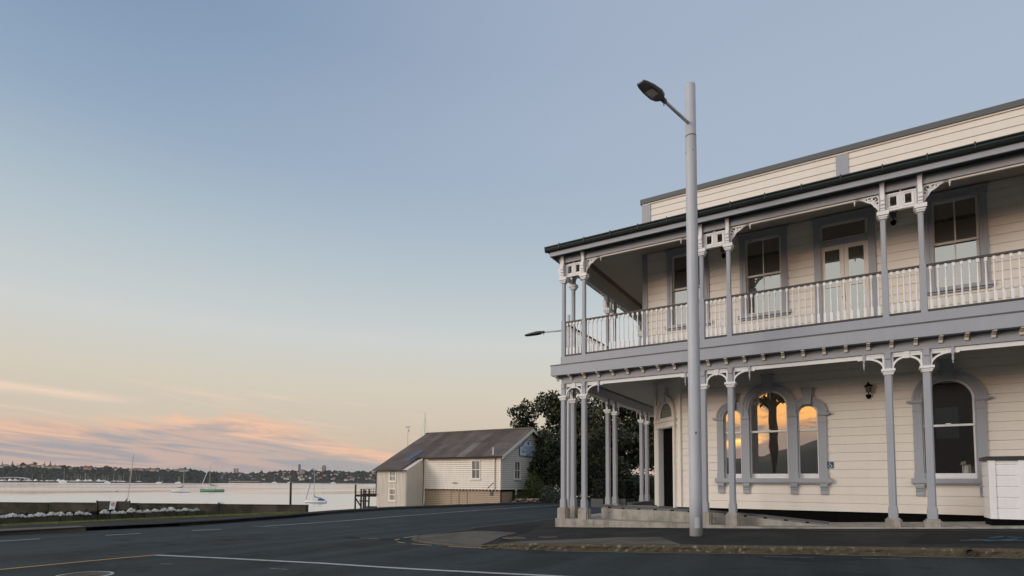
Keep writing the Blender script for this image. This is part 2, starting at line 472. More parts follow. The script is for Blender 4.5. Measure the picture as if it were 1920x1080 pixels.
# ---------------------------------------------------------------- geometry helpers
class MB:
    def __init__(self):
        self.v, self.f = [], []

    def add(self, vs, fs):
        k = len(self.v)
        self.v += [tuple(p) for p in vs]
        self.f += [tuple(i + k for i in q) for q in fs]
        return self

    def box(self, x0, x1, y0, y1, z0, z1):
        return self.add([(x0, y0, z0), (x1, y0, z0), (x1, y1, z0), (x0, y1, z0), (x0, y0, z1), (x1, y0, z1), (x1, y1, z1), (x0, y1, z1)],
                        [(0, 3, 2, 1), (4, 5, 6, 7), (0, 1, 5, 4), (1, 2, 6, 5), (2, 3, 7, 6), (3, 0, 4, 7)])

    def cbox(self, cx, cy, w, d, z0, z1):
        return self.box(cx - w / 2, cx + w / 2, cy - d / 2, cy + d / 2, z0, z1)

    def prism(self, poly, a, b, ax='y'):
        n = len(poly)
        f3 = {'y': lambda p, t: (p[0], t, p[1]), 'x': lambda p, t: (t, p[0], p[1]), 'z': lambda p, t: (p[0], p[1], t)}[ax]
        vs = [f3(p, a) for p in poly] + [f3(p, b) for p in poly]
        fs = [tuple(range(n)), tuple(range(2 * n - 1, n - 1, -1))] + [(i, (i + 1) % n, n + (i + 1) % n, n + i) for i in range(n)]
        return self.add(vs, fs)

    def strip(self, inner, outer, y0, y1):
        """solid between two polylines of equal length in the x-z plane, from depth y0 to y1"""
        n = len(inner)
        vs = [(p[0], y0, p[1]) for p in inner] + [(p[0], y0, p[1]) for p in outer] + [(p[0], y1, p[1]) for p in inner] + [(p[0], y1, p[1]) for p in outer]
        fs = []
        for i in range(n - 1):
            a, b, c, d = i, i + 1, n + i, n + i + 1
            e, f, gg, h = 2 * n + i, 2 * n + i + 1, 3 * n + i, 3 * n + i + 1
            fs += [(a, c, d, b), (e, f, h, gg), (a, b, f, e), (c, gg, h, d)]
        fs += [(0, 2 * n, 3 * n, n), (n - 1, 2 * n - 1, 4 * n - 1, 3 * n - 1)]
        return self.add(vs, fs)

    def ribbon(self, pts, w, y0, y1):
        ins, outs = [], []
        n = len(pts)
        for i, p in enumerate(pts):
            a, b = pts[max(i - 1, 0)], pts[min(i + 1, n - 1)]
            tx, tz = b[0] - a[0], b[1] - a[1]
            L = math.hypot(tx, tz) or 1
            ww = w[i] if isinstance(w, (list, tuple)) else w
            ins.append((p[0] - tz / L * ww / 2, p[1] + tx / L * ww / 2))
            outs.append((p[0] + tz / L * ww / 2, p[1] - tx / L * ww / 2))
        return self.strip(ins, outs, y0, y1)

    def tube(self, pts, rs, n=8, cap=True):
        if not isinstance(rs, (list, tuple)):
            rs = [rs] * len(pts)
        vs, fs = [], []
        pts = [Vector(p) for p in pts]
        for i, p in enumerate(pts):
            t = (pts[min(i + 1, len(pts) - 1)] - pts[max(i - 1, 0)]).normalized()
            a = t.cross(Vector((0, 0, 1)))
            if a.length < 1e-3:
                a = t.cross(Vector((1, 0, 0)))
            a.normalize()
            b = t.cross(a)
            for k in range(n):
                q = 2 * PI * k / n
                vs.append(p + (a * math.cos(q) + b * math.sin(q)) * rs[i])
        for i in range(len(pts) - 1):
            for k in range(n):
                k2 = (k + 1) % n
                fs.append((i * n + k, i * n + k2, (i + 1) * n + k2, (i + 1) * n + k))
        if cap:
            fs += [tuple(range(n)), tuple(range(len(vs) - n, len(vs)))]
        return self.add(vs, fs)

    def lathe(self, prof, cx=0, cy=0, n=12):
        vs, fs = [], []
        for r, z in prof:
            for k in range(n):
                vs.append((cx + r * math.cos(2 * PI * k / n), cy + r * math.sin(2 * PI * k / n), z))
        for i in range(len(prof) - 1):
            for k in range(n):
                k2 = (k + 1) % n
                fs.append((i * n + k, i * n + k2, (i + 1) * n + k2, (i + 1) * n + k))
        fs += [tuple(range(n)), tuple(range(len(vs) - n, len(vs)))]
        return self.add(vs, fs)

    def mesh(self, name, m, smooth=False, fix=True):
        me = bpy.data.meshes.new(name)
        me.from_pydata([tuple(p) for p in self.v], [], self.f)
        if fix:
            bm = bmesh.new()
            bm.from_mesh(me)
            bmesh.ops.recalc_face_normals(bm, faces=bm.faces)
            bm.to_mesh(me)
            bm.free()
        if smooth:
            for p in me.polygons:
                p.use_smooth = True
        me.materials.append(M[m] if isinstance(m, str) else m)
        return me

    def build(self, name, m, parent=None, smooth=False, fix=True, **kw):
        return mk(name, self.mesh(name, m, smooth, fix), parent, **kw)


WORLD_BUILT = set()


def mk(name, me, parent=None, loc=(0, 0, 0), rz=0.0, scale=None):
    o = bpy.data.objects.new(name, me)
    COL.objects.link(o)
    o.location = loc
    o.rotation_euler = (0, 0, rz)
    if scale:
        o.scale = scale
    if parent is not None:
        o.parent = parent
        if parent.name in WORLD_BUILT:
            o.matrix_parent_inverse = Matrix.Translation(-parent.location)
    return o


def tag(o, label, cat=None, group=None, kind=None):
    if label:
        o['label'] = label
    if cat:
        o['category'] = cat
    if group:
        o['group'] = group
    if kind:
        o['kind'] = kind
    return o


def thing(name, label, cat, loc=(0, 0, 0), rz=0.0, group=None, world=False):
    o = bpy.data.objects.new(name, None)
    COL.objects.link(o)
    o.location = loc
    o.rotation_euler = (0, 0, rz)
    o.empty_display_size = .3
    if world:
        WORLD_BUILT.add(o.name)
    return tag(o, label, cat, group)


def copy_tree(o, parent=None):
    c = o.copy()
    COL.objects.link(c)
    if parent is not None:
        c.parent = parent
    for ch in o.children:
        copy_tree(ch, c)
    return c


def smooth01(x, a, b):
    t = min(1, max(0, (x - a) / (b - a)))
    return t * t * (3 - 2 * t)


def interp(x, xs, ys):
    if x <= xs[0]:
        return ys[0]
    for i in range(len(xs) - 1):
        if x <= xs[i + 1]:
            f = (x - xs[i]) / (xs[i + 1] - xs[i])
            return ys[i] + f * (ys[i + 1] - ys[i])
    return ys[-1]


def resample(pts, step):
    out = [pts[0]]
    for a, b in zip(pts, pts[1:]):
        L = math.dist(a[:2], b[:2])
        n = max(1, int(round(L / step)))
        for k in range(1, n + 1):
            out.append(tuple(a[i] + (b[i] - a[i]) * k / n for i in range(len(a))))
    return out


# ---------------------------------------------------------------- ground
def zr(s):
    a = max(s, -11.67)
    return -1.45 + .021 * a + .0009 * a * a if a < 9 else -1.45 + .021 * 9 + .0009 * 81 + .037 * (min(a, 30) - 9)


FK = [(-13.2, -60), (-13.15, -9.25), (-13.0, -8.0), (-12.9, -7.0), (-12.6, -4.9), (-12.75, -2.9), (-13.41, .38), (-14.58, 4.36), (-15.2, 8.94), (-14.45, 13.4),
      (-13.5, 22.9), (-12.7, 25.2), (-11.5, 30), (-11.0, 60)]
fks, fkt = [p[0] for p in FK], [p[1] for p in FK]
NK = [(-2.8, 60), (-2.8, -2.9), (-2.72, -3.4), (-2.5, -3.95), (-2.2, -4.3), (-1.83, -4.55), (-1.15, -4.78), (-.44, -4.95), (.66, -4.95), (1.47, -4.92), (2.64, -4.62), (4.8, -4.03),
      (7.47, -3.44), (9.84, -3.12), (14, -2.75), (40, -2.6)]


def kt(s):
    xs = [p[0] for p in NK[1:]]
    ys = [p[1] for p in NK[1:]]
    return interp(s, xs, ys)


def zp(s, t):
    """pavement level round the hotel"""
    k = kt(s)
    x = smooth01(t, k, -.3) if t < -.3 else 1.0
    lip = .13 * smooth01(s, .2, 1.3) + .035 * (1 - smooth01(s, .2, 1.3))
    if s < 1.3 and t < -1:
        d = min(s + 2.8, t - k)
        rise = smooth01(d, 0, 1.6)
        lip = lip + (.12 - lip) * rise
    elif s < 1.3:
        lip = .06 + .06 * smooth01(s, -2.8, -.8)
    return zr(s) + lip + (.03 + .0125 * max(0, s)) * x


def road_sheet():
    mb = MB()
    ts = list(np.arange(-60, 60.1, 1.5))
    us = [0, .02, .05, .1, .15, .2, .25, .3, .35, .4, .45, .5, .6, .7, .85, 1]
    for t in ts:
        a = interp(t, fkt, fks) - .05
        for u in us:
            s = a + (60 - a) * u * .55 if u < .5 else a + (60 - a) * (.275 + (u - .5) * 1.45)
            mb.v.append((s, t, zr(s)))
    n = len(us)
    for i in range(len(ts) - 1):
        for k in range(n - 1):
            mb.f.append((i * n + k, i * n + k + 1, (i + 1) * n + k + 1, (i + 1) * n + k))
    # fine columns near the slope change
    return mb.build('road', 'road', smooth=True)


us_fine = None


def road_fine():
    mb = MB()
    ts = [-60, -40, -30] + list(np.arange(-24, 30.1, 1.0)) + [40, 60]
    n = 0
    for t in ts:
        a = interp(t, fkt, fks) - .05
        row = [a + (12 - a) * k / 34 for k in range(35)] + [15, 20, 30, 60]
        n = len(row)
        for s in row:
            mb.v.append((s, t, zr(s)))
    for i in range(len(ts) - 1):
        for k in range(n - 1):
            mb.f.append((i * n + k, i * n + k + 1, (i + 1) * n + k + 1, (i + 1) * n + k))
    return mb.build('road', 'road', smooth=True)


tag(road_fine(), 'dark asphalt road junction in front of the hotel', kind='structure')


def sheet(A, B, m, name, zf, nn=6, step=.35, lift=0.0, parent=None):
    """surface between two plan polylines of equal point count"""
    n = max(8, int(sum(math.dist(a, b) for a, b in zip(A, A[1:])) / step))

    def at(P, f):
        L = [0]
        for a, b in zip(P, P[1:]):
            L.append(L[-1] + math.dist(a, b))
        d = f * L[-1]
        return interp(d, L, [p[0] for p in P]), interp(d, L, [p[1] for p in P])
    mb = MB()
    for i in range(n + 1):
        a, b = at(A, i / n), at(B, i / n)
        for k in range(nn + 1):
            f = k / nn
            s, t = a[0] + (b[0] - a[0]) * f, a[1] + (b[1] - a[1]) * f
            mb.v.append((s, t, zf(s, t) + lift))
    w = nn + 1
    for i in range(n):
        for k in range(nn):
            mb.f.append((i * w + k, i * w + k + 1, (i + 1) * w + k + 1, (i + 1) * w + k))
    return mb.build(name, m, parent, smooth=True)


# pavement round the hotel corner
def pavement():
    mb = MB()
    ss = list(np.arange(-2.72, 12, .2)) + [12, 14, 18, 25, 40]
    fr = [0, .04, .1, .2, .3, .4, .5, .6, .7, .8, .9, 1]
    for s in ss:
        a = kt(s) + .08
        for f in fr:
            t = a + (.25 - a) * f
            mb.v.append((s, t, zp(s, t)))
    n = len(fr)
    for i in range(len(ss) - 1):
        for k in range(n - 1):
            mb.f.append((i * n + k, i * n + k + 1, (i + 1) * n + k + 1, (i + 1) * n + k))
    # the arm beside the left street
    k0 = len(mb.v)
    sa = [-2.72, -2.3, -1.8, -1.2, -.6, 0]
    ta = [.25, 1.5, 3, 6, 10, 16, 30, 60]
    for t in ta:
        for s in sa:
            mb.v.append((s, t, zp(s, min(t, 1))))
    n = len(sa)
    for i in range(len(ta) - 1):
        for k in range(n - 1):
            mb.f.append((k0 + i * n + k, k0 + i * n + k + 1, k0 + (i + 1) * n + k + 1, k0 + (i + 1) * n + k))
    return mb.build('pavement', 'footpath', smooth=True)


pav = tag(pavement(), 'dark asphalt footpath round the hotel corner', kind='structure')


def kerb_run(path, zt, zb, wdt, m, name, step=.25, rough=.012, inner=1, label=''):
    P = resample(path, step)
    rr = random.Random(3)
    mb = MB()
    n = len(P)
    for i, p in enumerate(P):
        a, b = P[max(i - 1, 0)], P[min(i + 1, n - 1)]
        tx, ty = b[0] - a[0], b[1] - a[1]
        L = math.hypot(tx, ty)
        nx, ny = -ty / L * inner, tx / L * inner     # towards the pavement
        h = zt(p[0] + nx * .1, p[1] + ny * .1)
        q = lambda: rr.uniform(-rough, rough)
        o1, o2, o3 = q(), q() - .01, q()
        z0 = zb(p[0])
        for off, z in ((o3 * .5, z0 - .06), (o1, z0 + (h - z0) * .35), (o2, z0 + (h - z0) * .75), (.03 + q() * .5, h + .006 + q() * .3), (wdt, h + .005)):
            mb.v.append((p[0] + nx * off, p[1] + ny * off, z))
    for i in range(n - 1):
        for k in range(4):
            mb.f.append((i * 5 + k, i * 5 + k + 1, (i + 1) * 5 + k + 1, (i + 1) * 5 + k))
    o = mb.build(name, m, smooth=False)
    return tag(o, label, kind='structure')


path_front = [p for p in NK if p[1] < -2 and p[0] > .1]
kerb_run([(.3, -4.95)] + [p for p in path_front if p[0] > .4], zp, zr, .16, 'kerb', 'kerb', .12, .018, 1, 'rough mossy stone kerb below the hotel footpath')
kerb_run([(-2.8, 40), (-2.8, -2.9), (-2.72, -3.4), (-2.5, -3.95), (-2.2, -4.3), (-1.83, -4.55), (-1.15, -4.78), (-.44, -4.95), (.3, -4.95)], zp, zr, .14, 'apron', 'kerb', .3, .006, 1, 'low worn kerb at the hotel corner')
# concrete crossings set into the footpath
tag(sheet([(-2.5, -3.6), (-1.95, -4.36), (-.6, -4.78), (.3, -4.82)], [(-2.45, -3.0), (-1.95, -2.42), (-1.0, -2.35), (-.1, -2.55)], 'apron', 'crossing_apron', zp, 8, .2, .007, None),
    'pale concrete crossing at the kerb corner', kind='structure')
tag(sheet([(1.0, -4.80), (1.6, -4.78), (3.0, -4.40), (4.55, -3.94)], [(1.25, -4.5), (1.9, -3.9), (2.9, -2.95), (3.75, -2.7)], 'apron', 'vehicle_crossing', zp, 8, .2, .007),
    'stained concrete vehicle crossing before the street lamp', kind='structure')
tag(sheet([(-2.6, -2.75), (-2.6, -1.9), (-2.6, -.9), (-2.6, .6)], [(.1, -2.9), (.0, -2.0), (-.5, -1.0), (-1.0, .4)], 'footpath2', 'asphalt_patch', zp, 8, .25, .006),
    'darker asphalt patch beside the corner', kind='structure')
tag(sheet([(8.3, -2.6), (9.0, -2.45), (10.0, -2.3)], [(8.8, -.9), (9.6, -.9), (10.4, -.9)], 'footpath2', 'asphalt_patch', zp, 8, .25, .006),
    'darker asphalt trench patch under the right windows', kind='structure')
tag(sheet([(-.2, -.75), (3, -.95), (7, -1.0), (12, -.95), (16, -.9)], [(-.2, -.7), (3, -.90), (7, -.95), (12, -.90), (16, -.85)], 'footpath2', 'footpath_joint', zp, 2, .25, .005),
    'long dark joint in the footpath', kind='structure')


def line(A, B, w, m, label, name='road_line', zf=None, lift=.006, parent=None):
    zf = zf or (lambda s, t: zr(s))
    d = Vector((B[0] - A[0], B[1] - A[1]))
    nrm = Vector((-d.y, d.x)).normalized() * w / 2
    o = sheet([(A[0] - nrm.x, A[1] - nrm.y), (B[0] - nrm.x, B[1] - nrm.y)], [(A[0] + nrm.x, A[1] + nrm.y), (B[0] + nrm.x, B[1] + nrm.y)], m, name, zf, 1, .4, lift)
    return tag(o, label, kind='structure')


def polyline(P, w, m, label, name='road_line'):
    A, B = [], []
    for i, p in enumerate(P):
        a, b = P[max(0, i - 1)], P[min(len(P) - 1, i + 1)]
        d = Vector((b[0] - a[0], b[1] - a[1])).normalized() * w / 2
        A.append((p[0] + d.y, p[1] - d.x))
        B.append((p[0] - d.y, p[1] + d.x))
    return tag(sheet(A, B, m, name, lambda s, t: zr(s), 1, .4, .006), label, kind='structure')


polyline([(-4.89, -15.6), (-4.86, -11.6), (-4.83, -10.3), (-4.74, -9.24)], .11, 'ymark', 'solid yellow no-overtaking line on the near lane')
polyline([(-4.72, -9.24), (-2.97, -8.84), (-.7, -8.44), (1.21, -8.26), (3.67, -7.91), (5.5, -7.7)], .12, 'mark', 'long white limit line crossing the junction')
polyline([(-10.07, -3.08), (-10.06, .36), (-10.5, 4.63), (-10.9, 11.3), (-10.9, 21), (-10.6, 40)], .11, 'mark', 'white edge line curving along the far kerb')
for a, b in (((-11.03, -10.2), (-10.96, -9.07)), ((-10.69, -7.67), (-10.51, -6.82)), ((-10.32, -5.42), (-10.07, -4.61))):
    line(a, b, .10, 'mark', 'short white centre dash on the left street')
polyline([(-10.5, -3.2), (-9.9, -3.25), (-9.2, -3.15)], .08, 'mark_worn', 'worn short cross mark at the edge line')
for a, b in (((-2.66, -4.43), (-2.76, -4.15)), ((-2.89, -3.86), (-3.01, -3.17)), ((-2.27, -4.76), (-1.9, -4.88)), ((-1.6, -4.98), (-.93, -5.04)), ((-.43, -5.06), (.61, -5.06)),
             ((-2.9, -1.12), (-2.9, -.76)), ((-2.92, -.0), (-2.95, .78)), ((-2.92, 1.8), (-2.92, 2.4)), ((2.0, -4.93), (6.5, -3.78)), ((7.0, -3.66), (9.8, -3.23))):
    line(a, b, .07 if a[0] < 1 else .04, 'ymark_pale', 'faded yellow no-parking dash beside the kerb')
# worn survey marks on the asphalt
for a, b in (((-7.6, -2.2), (-7.4, -1.6)), ((-6.6, -.6), (-6.4, .1)), ((-5.6, .4), (-5.4, 1.0)), ((-4.9, 1.3), (-4.7, 1.8)), ((-8.2, -4.9), (-7.9, -4.6)), ((-3.2, -9.9), (-3.0, -9.8)), ((-.9, -9.3), (-.5, -9.25)), ((2.0, -10.0), (2.3, -9.9)),
             ((6.1, -4.3), (6.9, -4.15)), ((7.6, -4.0), (8.2, -3.9))):
    line(a, b, .05, 'mark_worn', 'small worn paint fleck on the asphalt')
line((-3.93, -4.43), (-3.25, -4.40), .10, 'mark_worn', 'pale worn plate mark in the road', lift=.008)
line((-4.5, -4.42), (-2.75, -4.42), .28, 'footpath2', 'dark asphalt patch round the pale mark in the road', 'asphalt_patch', lift=.004)
# blue service mark on the right footpath
bm_ = [((9.15, -2.12), (9.55, -2.02)), ((9.5, -2.10), (10.0, -1.85)), ((9.62, -1.75), (9.86, -1.55)), ((9.80, -1.98), (10.25, -1.95)), ((10.1, -2.0), (10.45, -1.8)), ((9.3, -2.0), (9.9, -2.02)), ((9.9, -1.62), (10.1, -1.66))]
for a, b in bm_:
    line(a, b, .055, 'blue_paint', 'blue sprayed service mark on the right footpath', 'paint_mark', zp, .011)


def disc(name, c, r, m, zf, label, cat, ring=None, group=None):
    o = thing(name, label, cat, (c[0], c[1], zf(*c)), group=group)
    mb = MB()
    prof = [(r, .0), (r, .010), (r * .93, .012), (r * .9, .008), (r * .02, .009)]
    mb.lathe(prof, n=28).build('cover', m, o)
    mr = MB()
    n = 28
    mr.lathe([(r * 1.14, .0), (r * 1.14, .007), (r * 1.0, .009), (r * 1.0, .0)], n=n)
    mr.build('rim', ring or m, o)
    for k in range(3):
        rr_ = r * (.25 + .22 * k)
        mm = MB()
        mm.lathe([(rr_ + .012, .008), (rr_ + .012, .014), (rr_ - .012, .014), (rr_ - .012, .008)], n=24).build('raised_ring', m, o)
    return o


disc('manhole_cover', (-2.82, -11.22), .34, 'apron', lambda s, t: zr(s) + .004, 'round manhole cover with a pale rim in the near road', 'manhole', 'mark')
disc('manhole_cover', (.55, -3.75), .26, 'apron', lambda s, t: zp(s, t) + .004, 'left small round cover in the corner footpath', 'manhole')
disc('manhole_cover', (1.25, -3.35), .22, 'apron', lambda s, t: zp(s, t) + .004, 'right small round cover in the corner footpath', 'manhole')
# storm pipe in the kerb
pp = MB()
pts = [(9.13, -3.32, zr(9.1) + .075), (9.15, -3.0, zr(9.1) + .09)]
n = 14
for rr_ in (.065, .05):
    pass
pipe = thing('drain_pipe', 'round dark drain pipe end poking from the mossy kerb', 'pipe', (9.13, -3.26, zr(9.1) + .075))
mb = MB()
mb.tube([(0, -.03, 0), (0, .3, .01)], .075, 14, cap=False)
mb.tube([(0, -.031, 0), (0, .3, .01)], .058, 14, cap=False)
mb.add([(.075 * math.cos(2 * PI * k / 14), -.031, .075 * math.sin(2 * PI * k / 14)) for k in range(14)] + [(.058 * math.cos(2 * PI * k / 14), -.031, .058 * math.sin(2 * PI * k / 14)) for k in range(14)],
       [(k, (k + 1) % 14, 14 + (k + 1) % 14, 14 + k) for k in range(14)])
mb.build('pipe_wall', 'kerb_far', pipe)
MB().add([(.058 * math.cos(2 * PI * k / 14), .05, .058 * math.sin(2 * PI * k / 14)) for k in range(14)], [tuple(range(14))]).build('pipe_bore_shade', 'black', pipe)  # black disc paints the shade inside the pipe

# ---- the water side of the left street
def zg(s, t=0):
    return -1.47 - .05 * min(max(-15 - s, 0), 5.5)


WA, WB = Vector((-27.76, -5.07)), Vector((-14.66, 2.29))
wd = (WB - WA).normalized()


def wall_at(d):
    p = WB - wd * d
    return (p.x, p.y)


tag(sheet([(-13.05, -60), (-13.0, -9.3), (-12.8, -7), (-12.45, -4.9), (-12.6, -2.9), (-13.25, .38), (-13.9, 2.4)], [(-15.3, -60), (-15.3, -9.3), (-15.45, -7), (-15.6, -4.9), (-15.2, -2.6), (-14.4, .6), (-14.1, 2.5)],
          'footpath', 'footpath', lambda s, t: -1.46, 4, .6), 'dark asphalt footpath beside the sea wall lawn', kind='structure')
kerb_run([(-13.15, -60), (-13.1, -9.25), (-12.95, -8), (-12.85, -7.3)], lambda s, t: -1.455, zr, .75, 'apron', 'kerb', .6, .01, 1, 'pale concrete kerb at the left edge')
kerb_run([(-12.6, -4.6), (-12.75, -2.9), (-13.41, .38), (-14.58, 4.36), (-15.2, 8.94), (-14.45, 13.4), (-13.5, 22.9), (-12.7, 25.2), (-11.5, 30), (-11, 60)], lambda s, t: -1.44, zr, .55, 'kerb_far', 'kerb', .4, .012, 1,
         'dark kerb along the water side of the left street')
tag(sheet([(-15.3, -60), (-15.3, -9.3), (-15.45, -7), (-15.6, -4.9), (-15.2, -2.6), (-14.4, .6), (-14.1, 2.5)], [wall_at(75), wall_at(22), wall_at(17), wall_at(11), wall_at(7), wall_at(3), wall_at(-.2)],
          'grass', 'lawn', zg, 10, .8), 'short lawn strip below the sea wall', kind='structure')
# grass blades
gv, gf = [], []
for i in range(16000):
    t = rnd.uniform(-12, 2.2)
    s = -15.2 - rnd.random() ** 1.5 * 4.5 + (1.0 if t > 0 else 0) * .8
    d = Vector((s, t)) - WB
    side = d.x * wd.y - d.y * wd.x
    if side < .15:
        continue
    h = rnd.uniform(.03, .075)
    a = rnd.uniform(0, PI)
    wx, wy = math.cos(a) * .02, math.sin(a) * .02
    z = zg(s)
    k = len(gv)
    gv += [(s - wx, t - wy, z - .01), (s + wx, t + wy, z - .01), (s + rnd.uniform(-.03, .03), t + rnd.uniform(-.03, .03), z + h)]
    gf.append((k, k + 1, k + 2))
mb = MB()
mb.v, mb.f = gv, gf
tag(mb.build('grass', 'blade', fix=False), 'short green grass on the strip beside the footpath', 'grass', kind='stuff')
# sea wall
swl = thing('sea_wall', 'long low stained concrete sea wall behind the bench', 'wall', (WB.x, WB.y, -1.7), world=True)
nrm_ = Vector((-wd.y, wd.x))
d0 = -.0
k = 0
while d0 < 70:
    L = 4.2
    a, b = WB - wd * (d0 + .015), WB - wd * (d0 + L - .015)
    mb = MB()
    th = .32
    pr = [(a.x, a.y), (b.x, b.y), (b.x + nrm_.x * th, b.y + nrm_.y * th), (a.x + nrm_.x * th, a.y + nrm_.y * th)]
    mb.prism(pr, -6.2, -1.145, 'z')
    e = .02
    pr2 = [(a.x - nrm_.x * e, a.y - nrm_.y * e), (b.x - nrm_.x * e, b.y - nrm_.y * e), (b.x + nrm_.x * (th + e), b.y + nrm_.y * (th + e)), (a.x + nrm_.x * (th + e), a.y + nrm_.y * (th + e))]
    mb.prism(pr2, -1.145, -1.10 + .008 * ((k * 7) % 3 - 1), 'z')
    mb.build('wall_panel', 'conc_dark', swl)
    d0 += L
    k += 1
# sea and quay
mb = MB()
mb.add([(-6000, -2500, -5.5), (-8, -2500, -5.5), (-8, 6000, -5.5), (-6000, 6000, -5.5)], [(0, 1, 2, 3)])
tag(mb.build('water', 'water'), 'calm pale harbour water at dusk', kind='structure')
mb = MB()
mb.prism([(-12.0, 13), (-12.0, 90), (-40, 90), (-40, 33), (-27.2, 33), (-27.2, 18.3), (-22.0, 18.3), (-15.2, 15)], -7, -2.7, 'z')
tag(mb.build('quay', 'footpath'), 'low quay under the boat shed', kind='structure')
mb = MB()
mb.prism([(-13.6, -60), (-13.7, .4), (-14.75, 4.36), (-15.4, 8.94), (-14.7, 13.4), (-12, 16), (-12, 60), (60, 60), (60, -60)], -7, -2.3, 'z')
tag(mb.build('land', 'kerb_far'), 'solid ground below the streets', kind='structure')

# ================================================================= HOTEL
D = 1.9
hotel = thing('hotel', 'two storey cream weatherboard hotel with grey posted verandas', 'building', (0, 0, -1.3), world=True)
FRONT, LEFT = 0.0, -PI / 2
PF = [0, .68, 4.14, 4.83, 8.24, 8.95, 12.36, 13.06, 16.48, 17.18]
PL = [0, -.68, -3.57, -4.25, -7.25, -7.93, -10.9, -11.58]
SX, TY = 17.3, 11.7    # length of the two verandas


def put(name, me, rot, u, parent=hotel, mirror=False):
    c, s_ = math.cos(rot), math.sin(rot)
    return mk(name, me, parent, (u * c, u * s_, 0), rot, (-1, 1, 1) if mirror else None)


# ---- weatherboards
PITCHB = .222


def boards(u0, u1, z0, z1, holes, frame, name='weatherboard'):
    """frame: function (u, y, z) -> world, y grows into the wall. holes: list of f(zlo, zhi) -> (a, b) or None"""
    z = z0
    while z < z1 - .01:
        zs = [z, z + .065, z + .13, z + .196]
        zt_ = min(z + PITCHB, z1)
        sl = [(zs[i], min(zs[i + 1], zt_), 0.0, 0.0) for i in range(3) if zs[i] < zt_]
        if zs[3] < zt_:
            sl.append((zs[3], zt_, .015, .015))
        per = []
        for (a, b, ya, yb) in sl:
            iv = sorted([x for x in (h(a, b) for h in holes) if x])
            cur, out = u0, []
            for (p, q) in iv:
                if p > cur + .02:
                    out.append((cur, p))
                cur = max(cur, q)
            if cur < u1 - .01:
                out.append((cur, u1))
            per.append(out)
        nseg = max(len(x) for x in per)
        jit = rnd.uniform(-.0012, .0012)
        for j in range(nseg):
            mb = MB()
            for si, (a, b, ya, yb) in enumerate(sl):
                out = per[si]
                if len(out) != nseg:
                    ref = max(per, key=len)
                    lst = [o_ for o_ in out if max(range(nseg), key=lambda q_: min(o_[1], ref[q_][1]) - max(o_[0], ref[q_][0])) == j]
                else:
                    lst = [out[j]]
                for (p, q) in lst:
                    tilt = -.006 * (1 - (a - z) / .19) if ya == 0 else 0
                    tilt2 = -.006 * (1 - (b - z) / .19) if ya == 0 else 0
                    c = [(p, ya + tilt + jit, a), (q, ya + tilt + jit, a), (q, yb + tilt2 + jit, b), (p, yb + tilt2 + jit, b)]
                    mb.add([frame(*x) for x in c], [(0, 1, 2, 3)])
                    if ya > 0:      # ledge
                        mb.add([frame(p, jit, a), frame(q, jit, a), frame(q, ya, a), frame(p, ya, a)], [(0, 1, 2, 3)])
                    if si == 0:     # underside
                        mb.add([frame(p, -.006 + jit, a), frame(q, -.006 + jit, a), frame(q, .032, a), frame(p, .032, a)], [(0, 3, 2, 1)])
            if mb.f:
                mb.build(name, 'cream', hotel, fix=False)
        z += PITCHB


fr_front = lambda u, y, z: (u, D + y, z)
fr_left = lambda u, y, z: (D + y, u, z)


def rect_hole(a, b, z0, z1):
    return lambda p, q: (a, b) if q > z0 and p < z1 else None


def arch_hole(c, hw, zc, z0):
    def f(p, q):
        if q <= z0:
            return None
        zz = max(p, zc)
        if zz >= zc + hw:
            return None
        x = hw if p <= zc else math.sqrt(max(0, hw * hw - (zz - zc) ** 2))
        return (c - x, c + x)
    return f


CH = 1.12     # depth of the splayed corner at street level
RW = .20      # width of the arch mouldings
triple = [(4.52, .25, 1.95), (5.475, .505, 2.17), (6.46, .26, 1.95)]
single = (9.51, .53, 2.11)
holes_low = [rect_hole(4.18, 6.82, .10, 1.95)] + [arch_hole(c, h + RW * .5, zc, .1) for c, h, zc in triple] + [rect_hole(8.9, 10.14, .10, 2.11), arch_hole(single[0], single[1] + RW * .5, single[2], .1)]
boards(D + CH, SX, -.69, 3.34, holes_low, fr_front)
WIN_UP = [(2.66, 3.92), (4.80, 6.06), (9.19, 10.42), (11.6, 12.86), (14.6, 15.8)]
DOOR_UP = (6.72, 8.14)
holes_up = [rect_hole(a + .06, b - .06, 4.86, 7.28) for a, b in WIN_UP] + [rect_hole(DOOR_UP[0] + .06, DOOR_UP[1] - .06, 3.6, 7.3)]
boards(D + .12, SX, 3.80, 7.36, holes_up, fr_front)
boards(D + .25, SX, 7.70, 9.02, [rect_hole(7.31, 7.60, 7, 9.1), rect_hole(13.2, 13.49, 7, 9.1)], fr_front, 'parapet_board')
boards(D + CH, TY, -.69, 3.34, [], fr_left)
boards(D + .12, TY, 3.80, 7.36, [], fr_left)
boards(D + .25, TY, 7.70, 9.02, [], fr_left, 'parapet_board')
# body behind the boards
mb = MB()
mb.prism([(D + CH, D + .17), (SX, D + .17), (SX, TY), (D + .17, TY), (D + .17, D + CH)], -1.1, 3.4, 'z')
mb.box(D + .17, SX, D + .17, TY, 3.4, 8.9)
mb.build('wall_core', 'black', hotel)
MB().box(D + .16, SX, D + .16, TY, 8.9, 8.98).build('flat_roof', 'cap', hotel)
# black strip painted in for the shade in the gap under the boards
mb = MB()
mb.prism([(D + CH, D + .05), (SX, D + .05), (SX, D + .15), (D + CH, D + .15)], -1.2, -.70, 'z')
mb.build('subfloor_shade', 'black', hotel)

